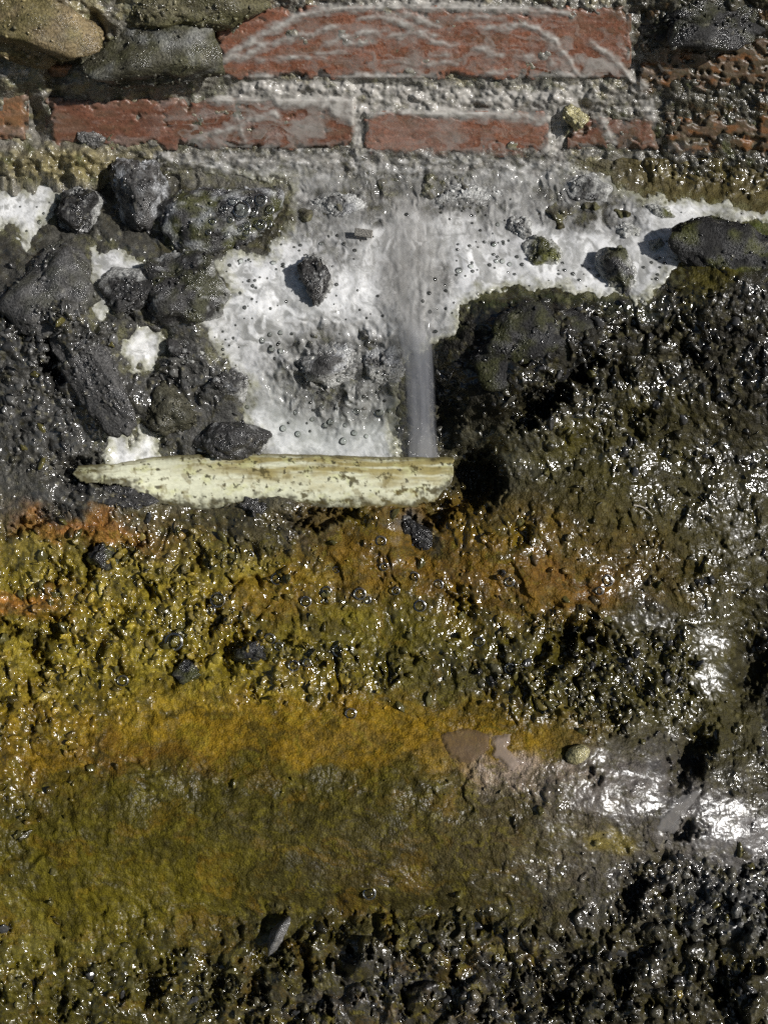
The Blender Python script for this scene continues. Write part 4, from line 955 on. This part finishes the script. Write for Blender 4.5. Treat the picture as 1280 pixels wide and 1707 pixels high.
NB = 260
# the largest as stones of their own, sharing a few meshes
M_ST = []
for nm, cl in (('ochre', (.17, .13, .035)), ('olive', (.075, .066, .02)), ('grey', (.10, .098, .092)), ('dark', (.035, .034, .032))):
    variants = []
    for k in range(3):
        shp, f, unit, q = rock_shape(3, 300 + k * 7, 1.0, .3, (8, 6, 5))
        cc_ = np.ones((len(shp), 3)) * np.array(cl) * (1 + .5 * fbm3(unit * 2, 3, 310 + k))[:, None]
        variants.append(new_mesh('stone', shp / 8.0 * K, f, rgba(cc_, np.full(len(cc_), .95)), M_GRAVEL))
    M_ST.append((np.array(cl), variants))
for k in range(min(NB, n)):
    jit = c[k] * rs_.uniform(.7, 1.6)
    best = min(range(4), key=lambda t: float(np.abs(np.log(M_ST[t][0] + .01) - np.log(jit + .01)).sum()))
    o = link('stone', M_ST[best][1][k % 3], ground, loc=W(cu[k], cv[k], h[k] + size[k] * .3 * K))
    sc3 = size[k] * 1.35; o.scale = (sc3 * rs_.uniform(.8, 1.3), sc3 * rs_.uniform(.8, 1.2), sc3)
    o.rotation_euler = rs_.uniform(0, 6.28, 3).tolist()
cu, cv, h, c, size = cu[NB:], cv[NB:], h[NB:], c[NB:], size[NB:]
vi_, fi_ = ICO[2] if False else ICO[1]
vi2, fi2 = ICO[2]
allv, allf, allc, off_ = [], [], [], 0
P0 = W(cu, cv, h + size * .25 * K)
for k in range(len(cu)):
    big = size[k] > 3.4
    v0, f0 = (vi2, fi2) if big else (vi_, fi_)
    A = rs_.randn(3, 3) * .38 + np.eye(3)
    vv = (v0 * (1 + .26 * rs_.randn(len(v0), 1) * .7)) @ A * (size[k] * K) + P0[k]
    allv.append(vv); allf.append(f0 + off_); off_ += len(v0)
    allc.append(np.tile(np.append(np.clip(c[k] * rs_.uniform(.5, 1.7) + rs_.uniform(0, .015), .01, .6), .95), (len(v0), 1)))
me = new_mesh('gravel', np.concatenate(allv), np.concatenate(allf), np.concatenate(allc), M_GRAVEL)
link('gravel', me, ground, kind='stuff')

# ------------------------------------------------------------------ bubbles
def dome_mesh(name, mat, seg=14, rings=5, deep=.15):
    th = np.linspace(0, 2 * np.pi, seg + 1)[:-1]; ph = np.linspace(0.06, np.pi / 2 + deep, rings)
    P, T = np.meshgrid(ph, th, indexing='ij')
    v = np.stack([np.sin(P) * np.cos(T), np.sin(P) * np.sin(T), np.cos(P)], -1).reshape(-1, 3)
    i = np.arange(rings * seg).reshape(rings, seg)
    f = np.stack([i[:-1], i[1:], np.roll(i, -1, 1)[1:], np.roll(i, -1, 1)[:-1]], -1).reshape(-1, 4)
    v = np.concatenate([v, [[0, 0, 1]]]); capf = [[i[0, k], i[0, (k + 1) % seg], len(v) - 1, len(v) - 1] for k in range(seg)]
    me = bpy.data.meshes.new(name); me.from_pydata(v.tolist(), [], f.tolist() + [c_[:3] for c_ in capf]); me.materials.append(mat)
    me.polygons.foreach_set('use_smooth', np.ones(len(me.polygons), bool)); me.update(); return me
def torus_mesh(name, mat, r=.22, seg=16, sec=6):
    th = np.linspace(0, 2 * np.pi, seg + 1)[:-1]; ph = np.linspace(0, 2 * np.pi, sec + 1)[:-1]
    T, P = np.meshgrid(th, ph, indexing='ij')
    v = np.stack([(1.02 + r * np.cos(P)) * np.cos(T), (1.02 + r * np.cos(P)) * np.sin(T), r * np.sin(P)], -1).reshape(-1, 3)
    i = np.arange(seg * sec).reshape(seg, sec)
    f = np.stack([i, np.roll(i, -1, 0), np.roll(np.roll(i, -1, 0), -1, 1), np.roll(i, -1, 1)], -1).reshape(-1, 4)
    me = bpy.data.meshes.new(name); me.from_pydata(v.tolist(), [], f.tolist()); me.materials.append(mat)
    me.polygons.foreach_set('use_smooth', np.ones(len(me.polygons), bool)); me.update(); return me
M_RIM = film_material('water_meniscus', (.99, .99, .98), .28)
M_RIM.node_tree.nodes['Glossy BSDF'].inputs['Roughness'].default_value = .2
B_CLEAR = dome_mesh('bubble', M_BUBBLE); B_DARK = dome_mesh('bubble', M_DBUBBLE); RIM = torus_mesh('rim', M_RIM)
tilt_q = Vector(AN.tolist()).to_track_quat('Z', 'Y')
def bubble(parent, u, v, h, rad, mesh, rim=True):
    o = link('bubble', mesh, parent, loc=W(u, v, h)); o.rotation_mode = 'QUATERNION'; o.rotation_quaternion = tilt_q; o.scale = (rad * K,) * 3
    if rim: link('rim', RIM, o)
    return o
GB = [(363, 1000, 11), (352, 1018, 6), (290, 1070, 13), (510, 1003, 8), (565, 1085, 9), (600, 990, 9), (545, 985, 7), (543, 1002, 7), (635, 902, 8), (640, 945, 6), (690, 962, 8), (700, 1010, 9), (730, 975, 8),
      (462, 965, 9), (415, 925, 7), (490, 1110, 8), (512, 1105, 6), (450, 1065, 8), (465, 1078, 6), (585, 1190, 8), (205, 1135, 8), (1012, 968, 9), (1000, 985, 6), (850, 1115, 8), (800, 1070, 7), (616, 1490, 9), (850, 970, 7), (380, 1035, 6), (560, 950, 5), (660, 985, 6), (385, 1020, 5), (325, 1010, 5), (612, 1000, 6)]
gb = np.array(GB, float)
hb = ground_height(gb[:, 0], gb[:, 1])
for (u_, v_, r_), h_ in zip(GB, hb): bubble(ground, u_, v_, h_ + .0012, r_, B_CLEAR)
# bubbles in the foam: clusters, a few large, most small
FB = []
for cx, cy, sx, sy, cnt, r0, r1 in ((815, 425, 40, 34, 40, 2.0, 6.5), (800, 350, 60, 26, 30, 1.8, 3.6), (430, 480, 60, 40, 40, 1.6, 4), (470, 420, 60, 26, 26, 2, 6), (560, 430, 60, 46, 24, 1.8, 4.6), (590, 520, 40, 30, 16, 1.6, 3.4),
                                       (380, 560, 30, 50, 22, 1.5, 3.5), (560, 690, 80, 40, 34, 2.5, 8), (470, 560, 30, 30, 12, 3, 7), (960, 460, 60, 30, 22, 1.6, 4.5), (1100, 440, 40, 50, 22, 1.6, 4), (740, 520, 26, 50, 20, 1.8, 4.5), (1180, 350, 70, 12, 12, 1.6, 3.4), (60, 350, 30, 30, 12, 2, 5)):
    for _ in range(cnt): FB.append((cx + sx * rs_.randn() * .7, cy + sy * rs_.randn() * .7, r0 + (r1 - r0) * rs_.rand() ** 2.2))
FB = [q_ for k_, q_ in enumerate(FB) if q_[2] > 3.0 or k_ % 5 < 3]
fb = np.array(FB); fb = fb[foam_sd(fb[:, 0], fb[:, 1]) < -6]
hb = foam_height(fb[:, 0], fb[:, 1], foam_sd(fb[:, 0], fb[:, 1]))[0]
for k in range(min(len(fb), 290)): bubble(foam, fb[k, 0], fb[k, 1], hb[k] - fb[k, 2] * .45 * K, fb[k, 2], B_DARK if fb[k, 2] < 4.2 else B_CLEAR, rim=fb[k, 2] >= 5.5)

pts = ROCKPTS[mossy_rock.name]; mc0 = np.array(mossy_rock.location)
wp = pts + mc0; hN = wp @ AN; fq = 1 - hN / D
pu_ = 640 + (wp @ AX) / (K * fq); pv_ = 853.5 - (wp @ AS) / (K * fq)
for (bu, bv, brd) in [(402, 356, 13), (424, 362, 7), (415, 374, 6), (388, 372, 5), (436, 340, 9), (450, 356, 7), (428, 378, 5), (395, 335, 6), (372, 352, 4), (360, 376, 5), (440, 380, 8), (412, 395, 6), (378, 396, 4), (456, 372, 5), (420, 330, 5), (405, 330, 4), (345, 392, 4), (445, 326, 4), (432, 350, 4), (410, 384, 4)]:
    near = (pu_ - bu) ** 2 + (pv_ - bv) ** 2 < 80
    if near.any():
        k = np.where(near)[0][np.argmax(hN[near])]
        o = bubble(mossy_rock, 0, 0, 0, brd, B_CLEAR); o.location = [float(t) for t in pts[k] + AN * .0008]

# ------------------------------------------------------------------ small puddles and bits
def puddle(name, poly, colr, label, lift=5, rough=.08):
    p = np.array(poly, float); u0, v0 = p.min(0) - 8; u1, v1 = p.max(0) + 8
    U, V = np.meshgrid(np.arange(u0, u1, 2.), np.arange(v0, v1, 2.))
    d = poly_sd(U + 4 * fbm(U / 14, V / 14, 2, 171), V + 4 * fbm(U / 14, V / 14, 2, 172), poly)
    uu, vv = p.mean(0)
    G = ground_height(U, V)
    A = np.stack([np.ones(U.size), U.ravel() - uu, V.ravel() - vv], 1); w = (d.ravel() < 2)
    co = np.linalg.lstsq(A[w], G.ravel()[w], rcond=None)[0]
    H = (A @ co).reshape(U.shape) + (lift - 6 * sstep(-6, 3, d)) * K
    cc = np.ones(U.shape + (3,)) * np.array(colr)
    m, nt, b, out = mat_new(name + '_surface'); b.inputs['Base Color'].default_value = (*colr, 1); b.inputs['Roughness'].default_value = rough; b.inputs['IOR'].default_value = 1.34; b.inputs['Alpha'].default_value = .5
    tcx = nt.nodes.new('ShaderNodeTexCoord'); nz = nt.nodes.new('ShaderNodeTexNoise'); nz.inputs['Scale'].default_value = 60; nt.links.new(tcx.outputs['Object'], nz.inputs['Vector'])
    bp = nt.nodes.new('ShaderNodeBump'); bp.inputs['Strength'].default_value = .15; bp.inputs['Distance'].default_value = .003; nt.links.new(nz.outputs['Fac'], bp.inputs['Height']); nt.links.new(bp.outputs['Normal'], b.inputs['Normal'])
    vv_, ff_, c2 = compact(W(U, V, H).reshape(-1, 3), grid_faces(*U.shape, keep=(d < 3)), rgba(cc, d * 0 + 1).reshape(-1, 4))
    o = link(name, new_mesh(name, vv_, ff_, c2, m), kind='structure', label=label)
puddle('puddle', [(735, 1225), (770, 1215), (812, 1222), (818, 1250), (780, 1272), (745, 1262)], (.17, .115, .07), 'smooth pinkish puddle on the ochre ledge')
puddle('puddle', [(820, 1230), (852, 1224), (845, 1248), (874, 1272), (850, 1282), (822, 1258)], (.34, .27, .22), 'small pale puddle right of the pinkish puddle')
puddle('puddle', [(1092, 1378), (1125, 1335), (1165, 1320), (1152, 1345), (1125, 1385), (1100, 1392)], (.20, .19, .18), 'grey puddle among the shining silt at lower right', lift=8)

def wire(pts, rad, colr, name, label, cat):
    p = np.array([W(*q) for q in pts]); n_ = len(p); th = np.linspace(0, 2 * np.pi, 7)[:-1]
    v = []
    for k in range(n_):
        t = p[min(k + 1, n_ - 1)] - p[max(k - 1, 0)]; t /= np.linalg.norm(t)
        a = np.cross(t, AN); a /= np.linalg.norm(a); b_ = np.cross(t, a)
        rr = rad * K * (1 - .5 * k / n_)
        v += [p[k] + rr * (math.cos(x) * a + math.sin(x) * b_) for x in th]
    i = np.arange(n_ * 6).reshape(n_, 6)
    f = np.stack([i[:-1], np.roll(i, -1, 1)[:-1], np.roll(i, -1, 1)[1:], i[1:]], -1).reshape(-1, 4)
    cc = np.tile(np.array([*colr, .6]), (len(v), 1))
    link(name, new_mesh(name, np.array(v) - p[0], f, cc, M_GRAVEL), loc=p[0], label=label, cat=cat)
tw = [(1056 + 32 * t, 842 + 18 * t - 5 * math.sin(3 * t)) for t in np.linspace(0, 1, 9)]
hh = ground_height(np.array([t[0] for t in tw]), np.array([t[1] for t in tw])).max() + .002
wire([(a_, b_, hh) for a_, b_ in tw], 1.6, (.30, .27, .22), 'twig', 'thin pale curved twig on the dark right slope', 'twig')
# small metal strip sticking out of the foam
bm = bmesh.new(); bmesh.ops.create_cube(bm, size=1.0)
for q_ in bm.verts: q_.co = (q_.co.x * 30 * K, q_.co.y * 13 * K, q_.co.z * 3 * K)
bmesh.ops.bevel(bm, geom=bm.edges[:], offset=.6 * K, segments=1, affect='EDGES')
for q_ in bm.verts: q_.co.z += 4 * K * (q_.co.x / (15 * K)) ** 2
me = bpy.data.meshes.new('metal_strip'); bm.to_mesh(me); bm.free()
m, nt, b, out = mat_new('dull_metal'); b.inputs['Base Color'].default_value = (.16, .15, .13, 1); b.inputs['Metallic'].default_value = .7; b.inputs['Roughness'].default_value = .35
nz = nt.nodes.new('ShaderNodeTexNoise'); nz.inputs['Scale'].default_value = 300; bp = nt.nodes.new('ShaderNodeBump'); bp.inputs['Strength'].default_value = .4; bp.inputs['Distance'].default_value = .0005
nt.links.new(nz.outputs['Fac'], bp.inputs['Height']); nt.links.new(bp.outputs['Normal'], b.inputs['Normal']); me.materials.append(m)
o = link('metal_strip', me, loc=W(606, 389, float(macro(np.array([606.]), np.array([389.]))[0]) + .014), label='tiny dark metal strip sticking out of the foam left of the stream', cat='metal strip')
o.rotation_mode = 'QUATERNION'; o.rotation_quaternion = Matrix((AX.tolist(), AS.tolist(), AN.tolist())).transposed().to_quaternion() @ Matrix.Rotation(math.radians(-8), 3, 'Z').to_quaternion()

tri = sum(len(o.data.polygons) * (2 if len(o.data.polygons) and len(o.data.polygons[0].vertices) == 4 else 1) for o in {o.data.name: o for o in scene.objects if o.type == 'MESH'}.values())
print('TRIS', tri, 'gravel', off_, n)
